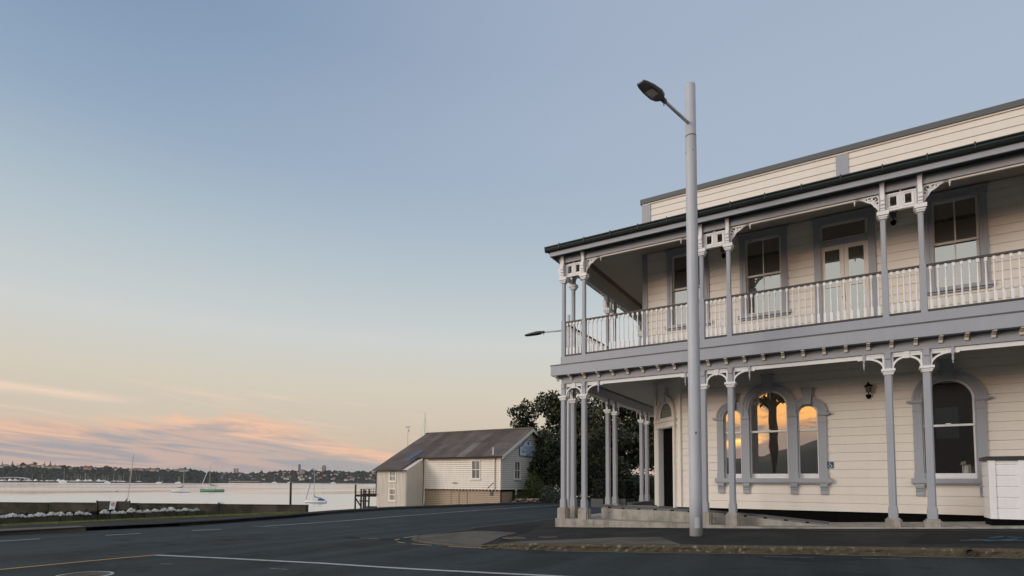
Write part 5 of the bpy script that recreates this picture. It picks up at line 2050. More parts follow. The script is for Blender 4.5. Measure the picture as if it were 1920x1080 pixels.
# lean-to
mb = MB()
b0 = SLf - 3.2
nbt = 22
for k in range(nbt + 1):
    x = b0 + (SLf - .0 - b0) * k / nbt
    mb.box(x - .022, x + .022, LT - .05, LT, -2.7, 1.02)
for k in range(1, 15):
    y = LT + 2.1 * k / 15
    mb.box(SLf, SLf + .05, y - .022, y + .022, -2.7, 1.02 + .52 * (y - LT))
tag(mb.build('battens', 'shed_white', shed), None, kind='stuff')
mb = MB()
mb.prism([(LT, -2.7), (T0 + .1, -2.7), (T0 + .1, 2.05), (LT, 1.0)], b0, SLf - .001, 'x')
mb.build('lean_to_wall', 'shed_white', shed)
for z0, z1 in ((.12, .98), (-1.45, -.50)):
    shed_window(lambda u, y, z: (u, LT - .05 + y * .5, z), -25.12, -24.55, z0, z1 - .1, False)
MB().box(SLf - .06, SLf + .06, LT - .05, LT + .06, -2.7, 1.0).build('corner_board', 'shed_white', shed)
MB().tube([(b0 - .06, LT - .05, -1.0), (b0 - .06, LT - .05, .95)], .045, 8).build('downpipe', 'timber', shed)


# roof of separate sheets
def zroof(t):
    return RZ + .06 - .52 * abs(t - TC)


def sheet_mesh(x0, x1, t0, t1, off=0.0):
    mb = MB()
    n = 1
    vs = []
    for x in (x0, x1):
        for t in (t0, t1):
            vs.append((x, t, zroof(t) + off))
    vs += [(x, t, z - .03) for x, t, z in vs]
    mb.add(vs, [(0, 2, 3, 1), (4, 5, 7, 6), (0, 1, 5, 4), (1, 3, 7, 5), (3, 2, 6, 7), (2, 0, 4, 6)])
    return mb


x = -27.0
ri = 0
while x < -15.5:
    x1 = min(x + .80, -15.38)
    for row, (t0, t1) in enumerate(((23.0, TC), (20.62, 23.05))):
        m_ = 'iron'
        if row == 1 and ri in (9,):
            m_ = 'iron_pale'
        elif row == 1 and ri in (12, 13):
            m_ = 'iron_mid'
        elif (ri * 5 + row * 3) % 7 in (0, 3):
            m_ = 'iron_mid'
        elif (ri * 3 + row * 5) % 8 in (1, 6):
            m_ = 'iron_dark'
        sheet_mesh(x + .004, x1 - .004, t0, t1, .014 * (1 - row) + .004 * (ri % 2)).build('roof_sheet', m_, shed)
    if x1 < SLf + .25:
        sheet_mesh(x + .004, x1 - .004, 18.60, 20.66, -.016 + .004 * (ri % 2)).build('roof_sheet', 'iron', shed)
    x = x1
    ri += 1
mb = MB()
mb.add([(-27, TC, RZ + .05), (-15.38, TC, RZ + .05), (-15.38, T0 + 9.2, zroof(T0 + 9.2)), (-27, T0 + 9.2, zroof(T0 + 9.2))], [(0, 1, 2, 3)])
mb.build('rear_roof', 'iron', shed)
MB().tube([(-27.0, TC, RZ + .09), (-15.38, TC, RZ + .09)], .09, 8).build('ridge_cap', 'iron_mid', shed)
sheet_mesh(-24.95, -24.2, 20.0, 21.9, .035).build('skylight', 'tarp', shed)
mb = MB()
for s_ in (-1, 1):
    vs = []
    for t in (TC, TC + s_ * 4.75):
        z = zroof(t) - .02
        for (xx, dz_) in ((-15.40, 0), (-15.35, 0), (-15.35, -.24), (-15.40, -.24)):
            vs.append((xx, t, z + dz_))
    mb.add(vs, [(0, 1, 2, 3), (4, 7, 6, 5), (0, 4, 5, 1), (1, 5, 6, 2), (2, 6, 7, 3), (3, 7, 4, 0)])
mb.build('bargeboard', 'shed_white', shed)
MB().box(SLf + .3, -15.4, T0 - .36, T0 - .22, 1.93, 2.03).build('gutter', 'timber', shed)
MB().box(-27.0, SLf + .2, LT - .30, LT - .2, .88, .96).build('gutter', 'timber', shed)
# open undercroft beside the gable, its shade built as a dark wall
MB().box(SR - .3, SR - .2, T0 + .3, T0 + 9, -2.7, -.52).build('undercroft_shade', 'timber', shed)
MB().box(SR - .05, SR + .06, 23.15, 23.27, -2.7, -.5).build('undercroft_post', 'shed_white', shed)
for k in range(6):
    MB().box(SR - .18, SR - .14, 21.3 + k * .27, 21.54 + k * .27, -1.65, -.70).build('gate_board', 'shed_beige', shed)
# sign on the gable
ss_ = thing('scout_sign', 'pale blue arched sign lettered for sea scouts on the shed gable', 'sign', (SR + .06, 24.97, 2.75), PI / 2)
prof = [(-1.36, -.55), (1.36, -.55), (1.36, .18), (1.20, .22), (1.05, .26), (.90, .36), (.62, .62), (.3, .80), (0, .86), (-.3, .80), (-.62, .62), (-.90, .36), (-1.05, .26), (-1.20, .22), (-1.36, .18)]
MB().prism(prof, -.03, .03, 'y').build('border', 'sign_blue', ss_)
MB().prism([(x * .965, z * .94 - .004) for x, z in prof], -.038, -.02, 'y').build('panel', 'sign_sky', ss_)
MB().lathe([(.13, 0), (.13, .01), (0, .012)], n=14)
mb = MB()
mb.prism([(.13 * math.cos(2 * PI * k / 14), .55 + .15 * math.sin(2 * PI * k / 14)) for k in range(14)], -.046, -.03, 'y')
mb.prism([(-.07, .46), (.07, .46), (0, .34)], -.0455, -.03, 'y')
mb.build('badge', 'sign_blue', ss_)


def text(s, size, x, z, parent, m, y=-.042):
    cu = bpy.data.curves.new('lettering', 'FONT')
    cu.body = s
    cu.size = size
    cu.align_x = 'CENTER'
    cu.extrude = .004
    cu.offset = -.002
    cu.materials.append(M[m])
    o = bpy.data.objects.new('lettering_curve', cu)
    COL.objects.link(o)
    bpy.context.view_layer.update()
    me = bpy.data.meshes.new_from_object(o.evaluated_get(bpy.context.evaluated_depsgraph_get()))
    bpy.data.objects.remove(o)
    o = mk('lettering', me, parent, (x, y, z))
    o.rotation_euler = (PI / 2, 0, 0)
    o['kind'] = 'stuff'
    return o


text('CALLIOPE', .38, 0, .03, ss_, 'sign_blue')
text('SEA SCOUTS', .36, 0, -.28, ss_, 'sign_blue')
text('GROUP', .22, 0, -.50, ss_, 'sign_blue')
# masts on the shed roof
am = thing('roof_mast', 'thin pale mast standing at the shed ridge end', 'mast', (-27.0, TC - .2, RZ - .2))
MB().tube([(0, 0, 0), (0, 0, 2.3)], [.035, .022], 8).build('pole', 'pole', am)
mb = MB()
for dx_ in (-.35, .35):
    mb.tube([(0, 0, 1.9), (dx_, dx_ * .3, .15)], .005, 4)
mb.build('guy_wire', 'dark', am)
wm_ = thing('weather_mast', 'thin mast with small wind instruments beside the shed roof', 'mast', (-28.2, 24.2, 0))
MB().tube([(0, 0, -3), (0, 0, 5.15)], .022, 8).build('pole', 'pole', wm_)
mb = MB()
mb.tube([(-.16, 0, 5.12), (.16, 0, 5.12)], .015, 6)
for x_ in (-.16, .16):
    mb.lathe([(0, 5.12), (.05, 5.16), (.05, 5.22), (0, 5.24)], x_, 0, 8)
mb.build('anemometer', 'dark', wm_)
MB().cbox(.07, 0, .10, .10, 4.72, 4.95).build('instrument_box', 'pole', wm_)

# ================================================================= jetty and mooring pile
JX, JY = bearing(690, 47)
jet = thing('jetty', 'weathered timber jetty on piles beside the boat shed', 'jetty', (JX, JY, -5.5), HE)
for (x, y, h) in ((-.98, 0, 5.28), (-.58, .3, 4.92), (-.29, 0, 4.92), (.13, .1, 4.90), (-.58, 1.7, 4.8), (.75, 1.7, 4.8), (1.3, .1, 4.8)):
    MB().tube([(x, y, -1.5), (x, y, h)], [.085, .07], 9).build('pile', 'timber', jet, smooth=True)
MB().box(-.92, 2.9, -.05, .08, 4.27, 4.45).build('beam', 'timber', jet)
MB().box(-.92, 2.9, 1.6, 1.73, 4.27, 4.45).build('beam', 'timber', jet)
for k in range(14):
    MB().box(-.4 + k * .23, -.19 + k * .23, -.15, 1.85, 4.45, 4.50).build('deck_plank', 'timber', jet)
MB().tube([(-.98, 0, 4.15), (-.52, .1, 3.45)], .06, 7).build('brace', 'timber', jet)
MB().box(-.62, .2, -.1, .0, 3.86, 3.97).build('cross_beam', 'timber', jet)
MB().box(-.12, 1.4, -.12, .0, 3.34, 3.48).build('cross_beam', 'timber', jet)
for k in range(7):
    MB().tube([(-.29 + k * .2, .0, 4.5), (-.29 + k * .2, .0, 4.92)], .022, 6).build('rail_post', 'timber', jet)
for z in (4.68, 4.90):
    MB().tube([(-.29, 0, z), (1.6, 0, z)], .026, 6).build('rail', 'timber', jet)
x, y = bearing(547, 52)
mp_ = thing('mooring_pile', 'single tall weathered mooring pile standing in the water', 'pile', (x, y, -5.5))
MB().tube([(0, 0, -1), (.02, 0, 3), (-.02, 0, 5.36)], [.10, .098, .092], 12).build('post', 'timber', mp_, smooth=True)
MB().lathe([(.10, 5.30), (.10, 5.38), (.05, 5.45), (0, 5.46)], n=10).build('pile_cap', 'kerb_far', mp_)


# ================================================================= boats
def hull_mesh(L, B, fb, m, name='hull', shear=.25, depth=.25):
    mb = MB()
    N = 14
    st = []
    for i in range(N + 1):
        f = i / N                      # 0 stern .. 1 bow
        w = B / 2 * min(1, (1 - f ** 2.6)) * (.78 + .22 * math.sin(PI * min(1, f * 1.5)))
        w = max(w, .01)
        z = fb * (1 + shear * (f - .35) ** 2 * 2.2)
        xk = -L / 2 + L * f
        st.append([(xk, -w, z), (xk - .02 * L * (1 - f), -w * .88, z * .35), (xk - .06 * L * f, -w * .5, -depth * .5), (xk - .06 * L * f, 0, -depth), (xk - .06 * L * f, w * .5, -depth * .5), (xk - .02 * L * (1 - f), w * .88, z * .35), (xk, w, z)])
    for s_ in st:
        mb.v += s_
    for i in range(N):
        for k in range(6):
            mb.f.append((i * 7 + k, i * 7 + k + 1, (i + 1) * 7 + k + 1, (i + 1) * 7 + k))
        mb.f.append((i * 7, (i + 1) * 7, (i + 1) * 7 + 6, i * 7 + 6))
    mb.f.append(tuple(range(7)))
    return mb.mesh(name, m)


def yacht(loc, rz, L, label, hullm, cover, mastm, mast_h, dodger=None, lean=0.0, boot='dark', jib=None, group=None):
    o = thing('sailing_yacht', label, 'yacht', loc, rz, group=group)
    o.rotation_euler = (lean, 0, rz)
    B, fb = L * .30, L * .115
    mk('hull', hull_mesh(L, B, fb, hullm), o)
    mk('boot_stripe', hull_mesh(L * 1.0, B * 1.015, fb * .2, boot, 'boot_stripe', 0, .27), o)
    mb = MB()
    mb.prism([(-L * .16, fb), (L * .24, fb * 1.02), (L * .17, fb * 1.5), (-L * .14, fb * 1.62)], -B * .27, B * .27, 'y')
    cb = mb.build('cabin', hullm if hullm != 'hull_green' else 'hull_white', o)
    for k in range(3):
        xx = -L * .08 + k * L * .085
        MB().box(xx, xx + L * .05, -B * .275, B * .275, fb * 1.2, fb * 1.38).build('cabin_window', 'dark', cb)
    mx_ = L * .09
    MB().tube([(mx_, 0, fb), (mx_, 0, mast_h)], [.075, .045], 8).build('mast', mastm, o)
    bz = fb * 2.15
    MB().tube([(mx_, 0, bz), (-L * .30, 0, bz * 1.02)], .05, 7).build('boom', mastm, o)
    mb = MB()
    mb.tube([(mx_ - .03, 0, bz + L * .16), (mx_ - L * .05, 0, bz + L * .055), (mx_ - L * .2, 0, bz + L * .02), (-L * .28, 0, bz + L * .012)], [.06, L * .022, L * .016, L * .008], 8)
    mb.build('sail_cover', cover, o, smooth=True)
    mb = MB()
    r = .011 * L / 6
    for e in ((L * .49, 0, fb * 1.2), (-L * .49, 0, fb), (mx_ - .1, B * .42, fb), (mx_ - .1, -B * .42, fb)):
        mb.tube([(mx_, 0, mast_h * .97), e], r, 4)
    mb.tube([(mx_, -B * .3, mast_h * .6), (mx_, B * .3, mast_h * .6)], r * 2, 4)
    mb.build('rigging', 'mast', o)
    if jib:
        MB().tube([(L * .47, 0, fb * 1.35), (mx_ + L * .13, 0, mast_h * .66), (mx_ + .05, 0, mast_h * .93)], [L * .012, L * .011, L * .004], 7).build('furled_jib', jib, o)
    if dodger:
        mb = MB()
        mb.prism([(-L * .40, fb * 1.0), (-L * .13, fb * 1.1), (-L * .15, fb * 1.9), (-L * .24, fb * 2.05), (-L * .36, fb * 1.7), (-L * .42, fb * 1.3)], -B * .33, B * .33, 'y')
        mb.build('dodger', dodger, o)
    mb = MB()
    for sx in (-1, 1):
        mb.tube([(L * .47, sx * .05, fb * 1.25), (L * .46, sx * .12, fb * 1.9), (L * .36, sx * B * .2, fb * 1.85), (L * .36, sx * B * .2, fb * 1.2)], r * 1.6, 4)
    mb.build('pulpit', 'mast', o)
    return o


SEA = -5.5


def yz(px, py):
    """distance at which the sea surface shows at this place in the view"""
    return 5.5 * 1051.1 / (py - (905.5 + .0071 * (px - 960)))


d = yz(595, 943)
yacht((*bearing(594, d), SEA), HE + PI, 5.3, 'white yacht with blue canvas moored beyond the wall end', 'hull_white', 'canvas_blue', 'mast', 9.3, 'canvas_blue', 0, 'canvas_dark', 'canvas_blue')
d = yz(399, 922)
yacht((*bearing(399, d), SEA), HE + PI + .1, 11.2, 'green hulled yacht with a varnished mast at anchor', 'hull_green', 'canvas_green', 'mast_wood', 14.6, None, 0, 'canvas_green', 'sign_sky')
d = yz(343, 923)
yacht((*bearing(343, d), SEA), HE, 8.4, 'small white yacht with dark sail cover left of the green one', 'hull_white', 'canvas_dark', 'mast', 10.6, None, 0, 'teal')
yacht((*bearing(235, 98), SEA), HE, 6.0, 'yacht whose leaning mast rises behind the park bench', 'hull_white', 'canvas_dark', 'mast', 10.2, 'canvas_dark', R(0), 'dark')
# lean that mast
ly = bpy.data.objects.get('sailing_yacht.003')
ly.rotation_euler = (0, R(5), HE)
mbx, mby = bearing(412, 105)
mo = thing('motor_boat', 'white motor boat with low cabin just showing over the sea wall', 'boat', (mbx, mby, SEA), HE)
mk('hull', hull_mesh(4.6, 1.7, 1.0, 'hull_white'), mo)
MB().prism([(-.9, .95), (1.3, 1.0), (.75, 1.45), (.1, 1.62), (-.8, 1.60)], -.6, .6, 'y').build('cabin', 'hull_white', mo)
MB().prism([(.25, 1.2), (1.05, 1.12), (.75, 1.40), (.25, 1.52)], -.61, .61, 'y').build('cabin_window', 'dark', mo)
MB().tube([(-2.2, -.5, 1.0), (-2.2, -.5, 1.45), (-2.2, .5, 1.45), (-2.2, .5, 1.0)], .03, 6).build('stern_rail', 'mast', mo)
for i, (px, py) in enumerate(((95, 905.2), (222, 921.5), (223, 921.5))):
    if i == 2:
        continue
    d = yz(px, py)
    x, y = bearing(px, d)
    o = thing('mooring_buoy', ('red mooring buoy out near the marina', 'small grey mooring buoy nearer the bench')[i], 'buoy', (x, y, SEA))
    r = (1.4, .35)[i]
    MB().lathe([(0, -r), (r * .8, -r * .5), (r, 0), (r * .8, r * .6), (r * .3, r * .95), (0, r)], n=10).build('float', 'orange_float' if i == 0 else 'dark', o, smooth=True)
    MB().tube([(0, 0, r * .9), (0, 0, r * 1.5)], r * .12, 6).build('ring', 'dark', o)

# ================================================================= far shore
def ridge(name, dist, pxs, tops, label, m, thick):
    mb = MB()
    n = len(pxs)
    for px, py in zip(pxs, tops):
        h = height(px, py, dist)
        x, y = bearing(px, dist - thick * .45)
        x1, y1 = bearing(px, dist - thick * .2)
        x2, y2 = bearing(px, dist)
        x3, y3 = bearing(px, dist + thick)
        mb.v += [(x, y, SEA - 1), (x, y, SEA + 1.5), (x1, y1, SEA + (h - SEA) * .6), (x2, y2, h), (x3, y3, SEA)]
    for i in range(n - 1):
        for k in range(4):
            mb.f.append((i * 5 + k, i * 5 + k + 1, (i + 1) * 5 + k + 1, (i + 1) * 5 + k))
    return tag(mb.build(name, m, smooth=True), label, kind='structure')


D1, D2 = 1450, 2300
hx = list(range(-140, 431, 15))
ht = [interp(px, [-140, 0, 60, 110, 160, 200, 260, 330, 370, 400, 432], [874, 874.5, 874, 876, 878, 879, 880.5, 882, 883.5, 889, 905]) for px in hx]
ridge('headland', D1, hx, ht, 'wooded headland across the harbour', 'far_hill', 260)
rx = list(range(330, 1301, 20))
rt_ = [interp(px, [330, 395, 440, 480, 520, 560, 600, 650, 705, 900, 1300], [890, 888, 887, 889, 885.5, 884, 884, 885.5, 886, 888, 894]) for px in rx]
ridge('far_ridge', D2, rx, rt_, 'distant built-up ridge across the harbour', 'far_hill', 420)


def canopy(dist, x0, x1, topf, k, size, m, name, label, frac=(.12, 1.0), back=0.0, thick=260):
    """tree masses of many small tufts lying on a far slope"""
    rr = np.random.default_rng(5 + int(dist))
    mb = MB()
    b = bmesh.new()
    bmesh.ops.create_icosphere(b, subdivisions=1, radius=1)
    base = np.array([v.co[:] for v in b.verts])
    faces = [tuple(v.index for v in f.verts) for f in b.faces]
    b.free()
    for i in range(k):
        px = rr.uniform(x0, x1)
        f = rr.uniform(*frac)
        h = height(px, topf(px), dist)
        if f > .6:
            off = -thick * .2 * (1 - (f - .6) / .4)
        else:
            off = -thick * .45 + thick * .25 * (f / .6)
        x, y = bearing(px, dist + off)
        z = SEA + (h - SEA) * f
        r = size * rr.uniform(.55, 1.25)
        v = base * np.array([r, r, r * rr.uniform(.7, 1.15)]) * (1 + .22 * rr.normal(size=(len(base), 1))) + np.array([x, y, z - r * .25])
        mb.add(v.tolist(), faces)
    o = mb.build(name, m, smooth=False, fix=False)
    return tag(o, label, 'trees', kind='stuff')


tf1 = lambda px: interp(px, hx, ht)
tf2 = lambda px: interp(px, rx, rt_)
canopy(D1, -120, 405, tf1, 2600, 7.5, 'far_wood', 'far_wood', 'dark wooded slope of the near headland', (.05, .98))
canopy(D2, 345, 1250, tf2, 3300, 9.5, 'far_wood2', 'far_wood', 'tree covered slope of the distant ridge', (.05, 1.0), thick=420)


def house_mesh(w, d, h, rh, wallm, roofm):
    me = MB().box(-w / 2, w / 2, -d / 2, d / 2, -3, h).mesh('wall', wallm)
    rf_ = MB().prism([(-d * .56, h), (d * .56, h), (0, h + rh)], -w * .54, w * .54, 'x').mesh('roof', roofm)
    mb = MB()
    for k in range(3):
        x_ = -w * .33 + k * w * .33
        mb.box(x_ - w * .07, x_ + w * .07, -d / 2 - .06, -d / 2 + .02, h * .35, h * .8)
    wn_ = mb.mesh('window', 'dark')
    return me, rf_, wn_


kinds = [('red roofed', 'house_wall', 'red_roof'), ('grey roofed', 'house_white', 'grey_roof'), ('pink walled', 'house_pink', 'brown_roof'), ('white', 'house_white', 'brown_roof'), ('brown roofed', 'house_wall', 'brown_roof')]
hmesh = [house_mesh(14 + 2 * (i % 3), 9, 5.5 + (i % 2) * 2, 3.5, k[1], k[2]) for i, k in enumerate(kinds)]
hr = random.Random(17)


def far_house(px, py, dist, k, sc, where, group):
    x, y = bearing(px, dist)
    z = height(px, py, dist)
    o = thing('far_house', f'{kinds[k][0]} house among trees {where}', 'house', (x, y, z), HE + hr.uniform(-.5, .5), group=f'{kinds[k][0]} houses {group}')
    o.scale = (sc, sc, sc)
    mk('wall', hmesh[k][0], o)
    mk('roof', hmesh[k][1], o)
    mk('window', hmesh[k][2], o)
    return o


for (px, dy, k, sc) in ((4, 0, 4, 1), (12, -1, 1, .9), (20, 0, 0, .8), (38, 1, 4, 1.0), (47, 0, 0, .9), (62, -2, 0, 1.2), (66, 5, 3, 1.2), (74, 1, 4, 1.1), (82, -1, 1, 1), (92, 2, 4, 1.2), (102, 1, 4, 1.3), (112, 2, 1, 1), (134, 3, 3, .8), (150, 2, 4, 1), (163, -1, 0, 1.25), (170, 0, 0, 1),
                        (180, 2, 1, .8), (193, 2, 4, .7), (219, 0, 0, .9), (246, 1, 3, .8), (257, 0, 2, 1.1), (266, 1, 2, 1.2), (279, 1, 4, 1.0), (288, 0, 2, 1.1), (296, 1, 3, .9), (316, 1, 4, 1), (330, 2, 3, 1.1), (341, 1, 3, 1.3), (351, 2, 1, 1.2)):
    far_house(px, tf1(px) + dy * .7 + 1.6, D1 - 24, k, sc * .62, 'along the headland crest', 'on the headland crest')
for i in range(90):
    px = hr.uniform(400, 704)
    f = hr.random()
    py = tf2(px) + 2 + f * 14
    far_house(px, py, D2 - 45 - 130 * f, hr.choice((0, 1, 1, 3, 3, 4, 2)), hr.uniform(.42, .75), 'on the distant ridge', 'on the distant ridge')


def tower(px, pyt, pyb, wpx, dist, m, label, twin=False):
    x, y = bearing(px, dist)
    z0, z1 = height(px, pyb, dist), height(px, pyt, dist)
    w = wpx / 1051.1 * dist
    o = thing('tower_block', label, 'tower', (x, y, z0), HE)
    H = z1 - z0
    MB().box(-w / 2, w / 2, -w / 2, w / 2, -10, H).build('wall', m, o)
    MB().box(-w / 4, w / 4, -w / 4, w / 4, H, H + w * .3).build('roof', 'tower_grey', o)
    nf = max(4, int(H / 6))
    for k in range(nf):
        MB().box(-w * .46, w * .46, -w / 2 - .3, -w / 2 + .1, H * (k + .3) / nf, H * (k + .62) / nf).build('window', 'dark', o)
    return o


tower(562, 871, 884, 3.4, D2 + 40, 'tower_grey', 'slim grey tower rising from the distant ridge')
tower(608, 874, 886, 6.2, D2 + 30, 'tower_pink', 'broad pinkish tower on the distant ridge')
tower(441, 878.5, 887.5, 2.6, D2 + 60, 'tower_pink', 'left twin tower on the distant ridge')
tower(446, 878.5, 887.5, 2.6, D2 + 60, 'tower_pink', 'right twin tower on the distant ridge')
tower(587, 880, 886, 5.0, D2 + 20, 'house_wall', 'low pale block left of the pinkish tower')
tower(567, 884.5, 889, 14.0, D2 - 40, 'house_pink', 'long reddish building under the slim grey tower')


# tall conifers on the headland
def conifer(px, pyt, pyb, dist, label):
    x, y = bearing(px, dist)
    z0, z1 = height(px, pyb, dist), height(px, pyt, dist)
    H = z1 - z0
    o = thing('conifer', label, 'tree', (x, y, z0), group='conifers on the headland')
    MB().tube([(0, 0, -2), (0, 0, H)], [H * .03, .1], 6).build('trunk', 'bark', o)
    mb = MB()
    for k in range(8):
        f = k / 8
        mb.lathe([(H * .26 * (1 - f * .85), H * (.12 + .86 * f)), (H * .10 * (1 - f), H * (.2 + .80 * f)), (.05, H * (.26 + .78 * f))], n=8)
    mb.build('crown', 'far_wood', o)
    return o


for px, t in ((24, 862.5), (5, 864.5), (84, 865), (95, 862.5), (104, 867.5), (33, 868)):
    conifer(px, t, tf1(px) + 2, D1 - 10, 'dark pointed conifer on the headland skyline')
for px, t, w in ((42, 868.5, 4), (66, 866, 4), (115, 871, 5), (121, 872, 4), (200, 872.5, 6), (206, 874, 5), (183, 876, 5), (217, 874.5, 4), (238, 878, 4), (298, 877, 3), (315, 877.5, 4), (348, 876, 2.5), (305, 880, 4), (160, 873.5, 4)):
    x, y = bearing(px, D1 - 5)
    zt_ = height(px, t, D1)
    r = w / 1051.1 * D1 * .75
    p = blob_points([(0, 0, -r, r, r, r * .8), (r * .6, 0, -r * 1.3, r * .7, r * .7, r * .6), (-r * .6, 0, -r * 1.3, r * .7, r * .7, r * .6)], 260, NR, .4)
    o = thing('crest_tree', 'round dark tree standing out on the headland skyline', 'tree', (x, y, zt_), group='round trees on the headland skyline')
    mk('crown', leaf_mesh('crown', *leaf_quads(p, r * .28, NR), 'far_wood'), o)
    MB().tube([(0, 0, -r * 3), (0, 0, -r)], r * .1, 5).build('trunk', 'bark', o)
# breakwater and marina
mb = MB()
rr = random.Random(9)
pts = list(range(-140, 396, 6))
for px in pts:
    for dd, hh in ((-14, -.5), (-5, 2.6 + rr.uniform(-.5, .5)), (5, 2.6 + rr.uniform(-.5, .5)), (14, -.5)):
        x, y = bearing(px, 1120 + dd)
        mb.v.append((x, y, SEA + hh))
for i in range(len(pts) - 1):
    for k in range(3):
        mb.f.append((i * 4 + k, i * 4 + k + 1, (i + 1) * 4 + k + 1, (i + 1) * 4 + k))
tag(mb.build('breakwater', 'rock'), 'long low rock breakwater in front of the marina', 'breakwater')
mb = MB()
pts = list(range(395, 720, 6))
for px in pts:
    for dd, hh in ((-14, -.5), (-5, 3.4 + rr.uniform(-1, 1)), (14, 3.4), (30, -.5)):
        x, y = bearing(px, 1900 + dd)
        mb.v.append((x, y, SEA + hh))
for i in range(len(pts) - 1):
    for k in range(3):
        mb.f.append((i * 4 + k, i * 4 + k + 1, (i + 1) * 4 + k + 1, (i + 1) * 4 + k))
tag(mb.build('shore_rocks', 'rock'), 'dark rocky shoreline below the distant ridge', kind='structure')
# marina boats
me_h = hull_mesh(13, 4.2, 2.4, 'hull_white')
me_c = MB().prism([(-3, 2.3), (3.5, 2.4), (2.2, 3.6), (-2.6, 3.8)], -1.2, 1.2, 'y').mesh('cabin', 'hull_white')
me_m = MB().tube([(.8, 0, 2), (.8, 0, 18)], [.20, .14], 6).mesh('mast', 'mast')
proto = None
mr_ = random.Random(4)
mpx = [14, 47, 62, 80, 106, 128, 134, 137, 140, 144, 147, 149, 152, 157, 160, 163, 166, 168, 171, 178, 181, 187, 193, 196, 198, 201, 204, 213, 216, 220, 224, 227, 229, 233, 262, 306, 338]
for i, px in enumerate(mpx):
    dist = 1190 + mr_.uniform(-30, 60)
    x, y = bearing(px, dist)
    if proto is None:
        o = thing('marina_yacht', 'white yacht with bare mast in the far marina', 'yacht', (x, y, SEA + .3), HE, group='yachts berthed in the far marina')
        mk('hull', me_h, o)
        mk('cabin', me_c, o)
        mk('mast', me_m, o)
        proto = o
    else:
        o = copy_tree(proto)
        o.location = (x, y, SEA + .3)
        o.rotation_euler = (0, 0, HE + mr_.choice((0, PI)) + mr_.uniform(-.3, .3))
    s_ = mr_.uniform(.65, 1.1)
    o.scale = (s_, s_, s_ * mr_.uniform(.9, 1.1))
o = copy_tree(proto)
o.location = (*bearing(121, 1000), SEA)
o.scale = (1.0, 1.0, 1.42)
o['label'] = 'tall masted yacht before the marina breakwater'
del o['group']
me_l = MB().prism([(-6, 2.2), (5, 2.4), (3, 4.5), (0, 5.0), (-1, 6.6), (-3, 6.6), (-4, 5.0), (-6, 4.6)], -1.8, 1.8, 'y').mesh('cabin', 'hull_white')
protoL = None
for i, px in enumerate((8, 22, 33, 58, 70, 92, 97, 102, 113, 150, 165, 172, 189, 196, 199)):
    x, y = bearing(px, 1165 + mr_.uniform(-10, 30))
    if protoL is None:
        protoL = thing('marina_launch', 'white motor launch in the far marina', 'boat', (x, y, SEA + .3), HE, group='launches berthed in the far marina')
        mk('hull', hull_mesh(16, 4.6, 3.0, 'hull_white'), protoL)
        mk('cabin', me_l, protoL)
        o = protoL
    else:
        o = copy_tree(protoL)
        o.location = (x, y, SEA + .3)
        o.rotation_euler = (0, 0, HE + mr_.uniform(-.6, .6))
    s_ = mr_.uniform(.6, 1.0)
    o.scale = (s_, s_, s_)
for px in (204, 300, 336, 545, 516, 626):
    x, y = bearing(px, 1060 if px < 400 else 1700)
    o = copy_tree(proto)
    o.location = (x, y, SEA)
    s_ = .8 if px < 400 else 1.1
    o.scale = (s_, s_, s_)
    o['label'] = 'lone white yacht moored off the far shore'
    o['group'] = 'yachts moored off the far shore'
# long white roofed pavilion and far jetty
x, y = bearing(24, 1230)
pv = thing('pavilion', 'long white curved roof by the marina', 'building', (x, y, SEA + 2), HE)
mb = MB()
n = 12
for i in range(n + 1):
    f = i / n * 2 - 1
    for yy in (-6, 6):
        mb.v.append((f * 38, yy, 8.5 - 2.5 * f * f))
        mb.v.append((f * 38, yy, 7.6 - 2.5 * f * f))
for i in range(n):
    a = i * 4
    mb.f += [(a, a + 4, a + 6, a + 2), (a + 1, a + 3, a + 7, a + 5), (a, a + 1, a + 5, a + 4), (a + 2, a + 6, a + 7, a + 3)]
mb.build('roof', 'house_white', pv)
for k in range(7):
    MB().box(-33 + k * 11, -32 + k * 11, -5, -4, -1, 6.0).build('column', 'house_white', pv)
x, y = bearing(460, 1780)
fj = thing('far_wharf', 'pale flat topped wharf on dark piles below the ridge', 'wharf', (x, y, SEA), HE)
MB().box(-46, 46, -6, 6, 3.6, 5.4).build('deck', 'house_wall', fj)
MB().box(-44, 44, -4, 4, 0, 3.6).build('piles', 'timber', fj)
# two gulls over the headland
for i, (px, py) in enumerate(((189, 863), (197, 864))):
    x, y = bearing(px, 420)
    gl_ = thing('gull', 'small dark gull flying above the headland', 'bird', (x, y, height(px, py, 420)), HE, group='gulls above the headland')
    MB().tube([(-.35, 0, 0), (0, 0, .03), (.3, 0, .02)], [.02, .10, .03], 7).build('body', 'dark', gl_)
    for sx in (-1, 1):
        MB().add([(-.1, 0, .03), (.12, 0, .03), (.1, sx * .45, .2), (-.05, sx * .85, .1)], [(0, 1, 2, 3)]).build('wing', 'dark', gl_)

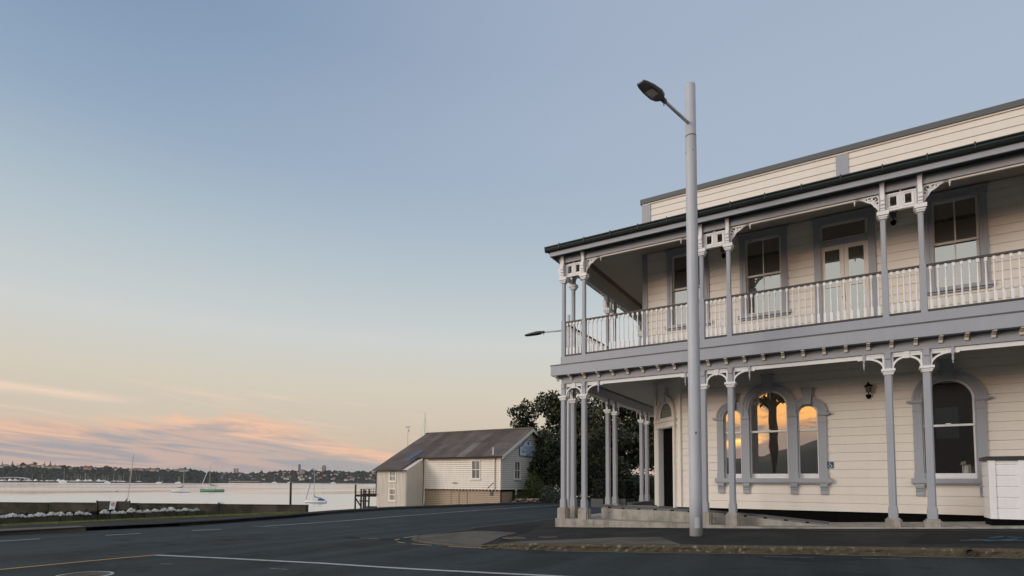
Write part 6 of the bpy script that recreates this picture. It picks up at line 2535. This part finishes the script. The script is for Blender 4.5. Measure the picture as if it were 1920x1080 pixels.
# ================================================================= what stands behind the camera (seen in the windows)
mb = MB()
pts = []
for k in range(61):
    a = R(-178 + 176 * k / 60)
    adeg = -178 + 176 * k / 60
    hgt = 175 * math.tan(R(interp(adeg, [-178, -130, -112, -101, -97.5, -95.5, -94, -88, -60, -10], [1.5, 3.0, 3.0, 3.0, 3.2, 4.4, 4.9, 5.6, 6.5, 3])))
    for dd, hh in ((110, -1.5), (150, hgt * .7), (175, hgt), (230, -1.5)):
        mb.v.append((EYE.x + dd * math.cos(a), EYE.y + dd * math.sin(a), hh if hh > 0 else -1.6))
for i in range(60):
    for k in range(3):
        mb.f.append((i * 4 + k, i * 4 + k + 1, (i + 1) * 4 + k + 1, (i + 1) * 4 + k))
tag(mb.build('hill', 'far_wood', smooth=True), 'dark hill behind the viewer', kind='structure')
MB_ = MB().add([(-13, -250, -1.7), (260, -250, -1.7), (260, -60, -1.7), (-13, -60, -1.7)], [(0, 1, 2, 3)])
tag(MB_.build('field', 'grass'), 'dark ground behind the viewer', kind='structure')
tree('street_tree', (.55, -42, -1.3), 'tall dark street tree reflected in the middle arched window', crown_blobs(2.2, 9.2, 12.5, 9, 33), [([(0, 0, -.3), (.05, 0, 5), (0, 0, 11)], .48, .40), ([(0, 0, 8.6), (-1.1, 0, 9.9)], .15, .06), ([(0, 0, 8.8), (1.2, 0, 10.2)], .15, .06)], 900, .25)
bh = thing('corner_shop', 'dark two storey building across the street behind the viewer', 'building', (17, -36, -1.2))
MB().box(-7.5, 12, -5, 5, 0, 8.5).build('wall', 'timber', bh)
MB().prism([(-5.6, 8.5), (5.6, 8.5), (0, 11)], -8, 12.5, 'x').build('roof', 'timber', bh)
for x_ in (-4.5, -1, 3):
    MB().box(x_, x_ + 1.3, 4.98, 5.05, 4.6, 6.8).build('window', 'plant_box', bh)

# ================================================================= evening haze over the harbour
hz = bpy.data.materials.new('evening_haze')
hz.use_nodes = True
q = G(hz.node_tree)
pv_ = q.n('ShaderNodeVolumePrincipled')
pv_.inputs['Color'].default_value = (.90, .90, .92, 1)
pv_.inputs['Density'].default_value = 0.00004
pv_.inputs['Anisotropy'].default_value = 0.2
o_ = q.n('ShaderNodeOutputMaterial')
q.nt.links.new(pv_.outputs[0], o_.inputs['Volume'])
hb = MB().box(-6300, 500, -2700, 6300, -8.2, 78).mesh('haze', hz)
tag(mk('haze', hb), 'thin evening haze over the harbour', kind='stuff')
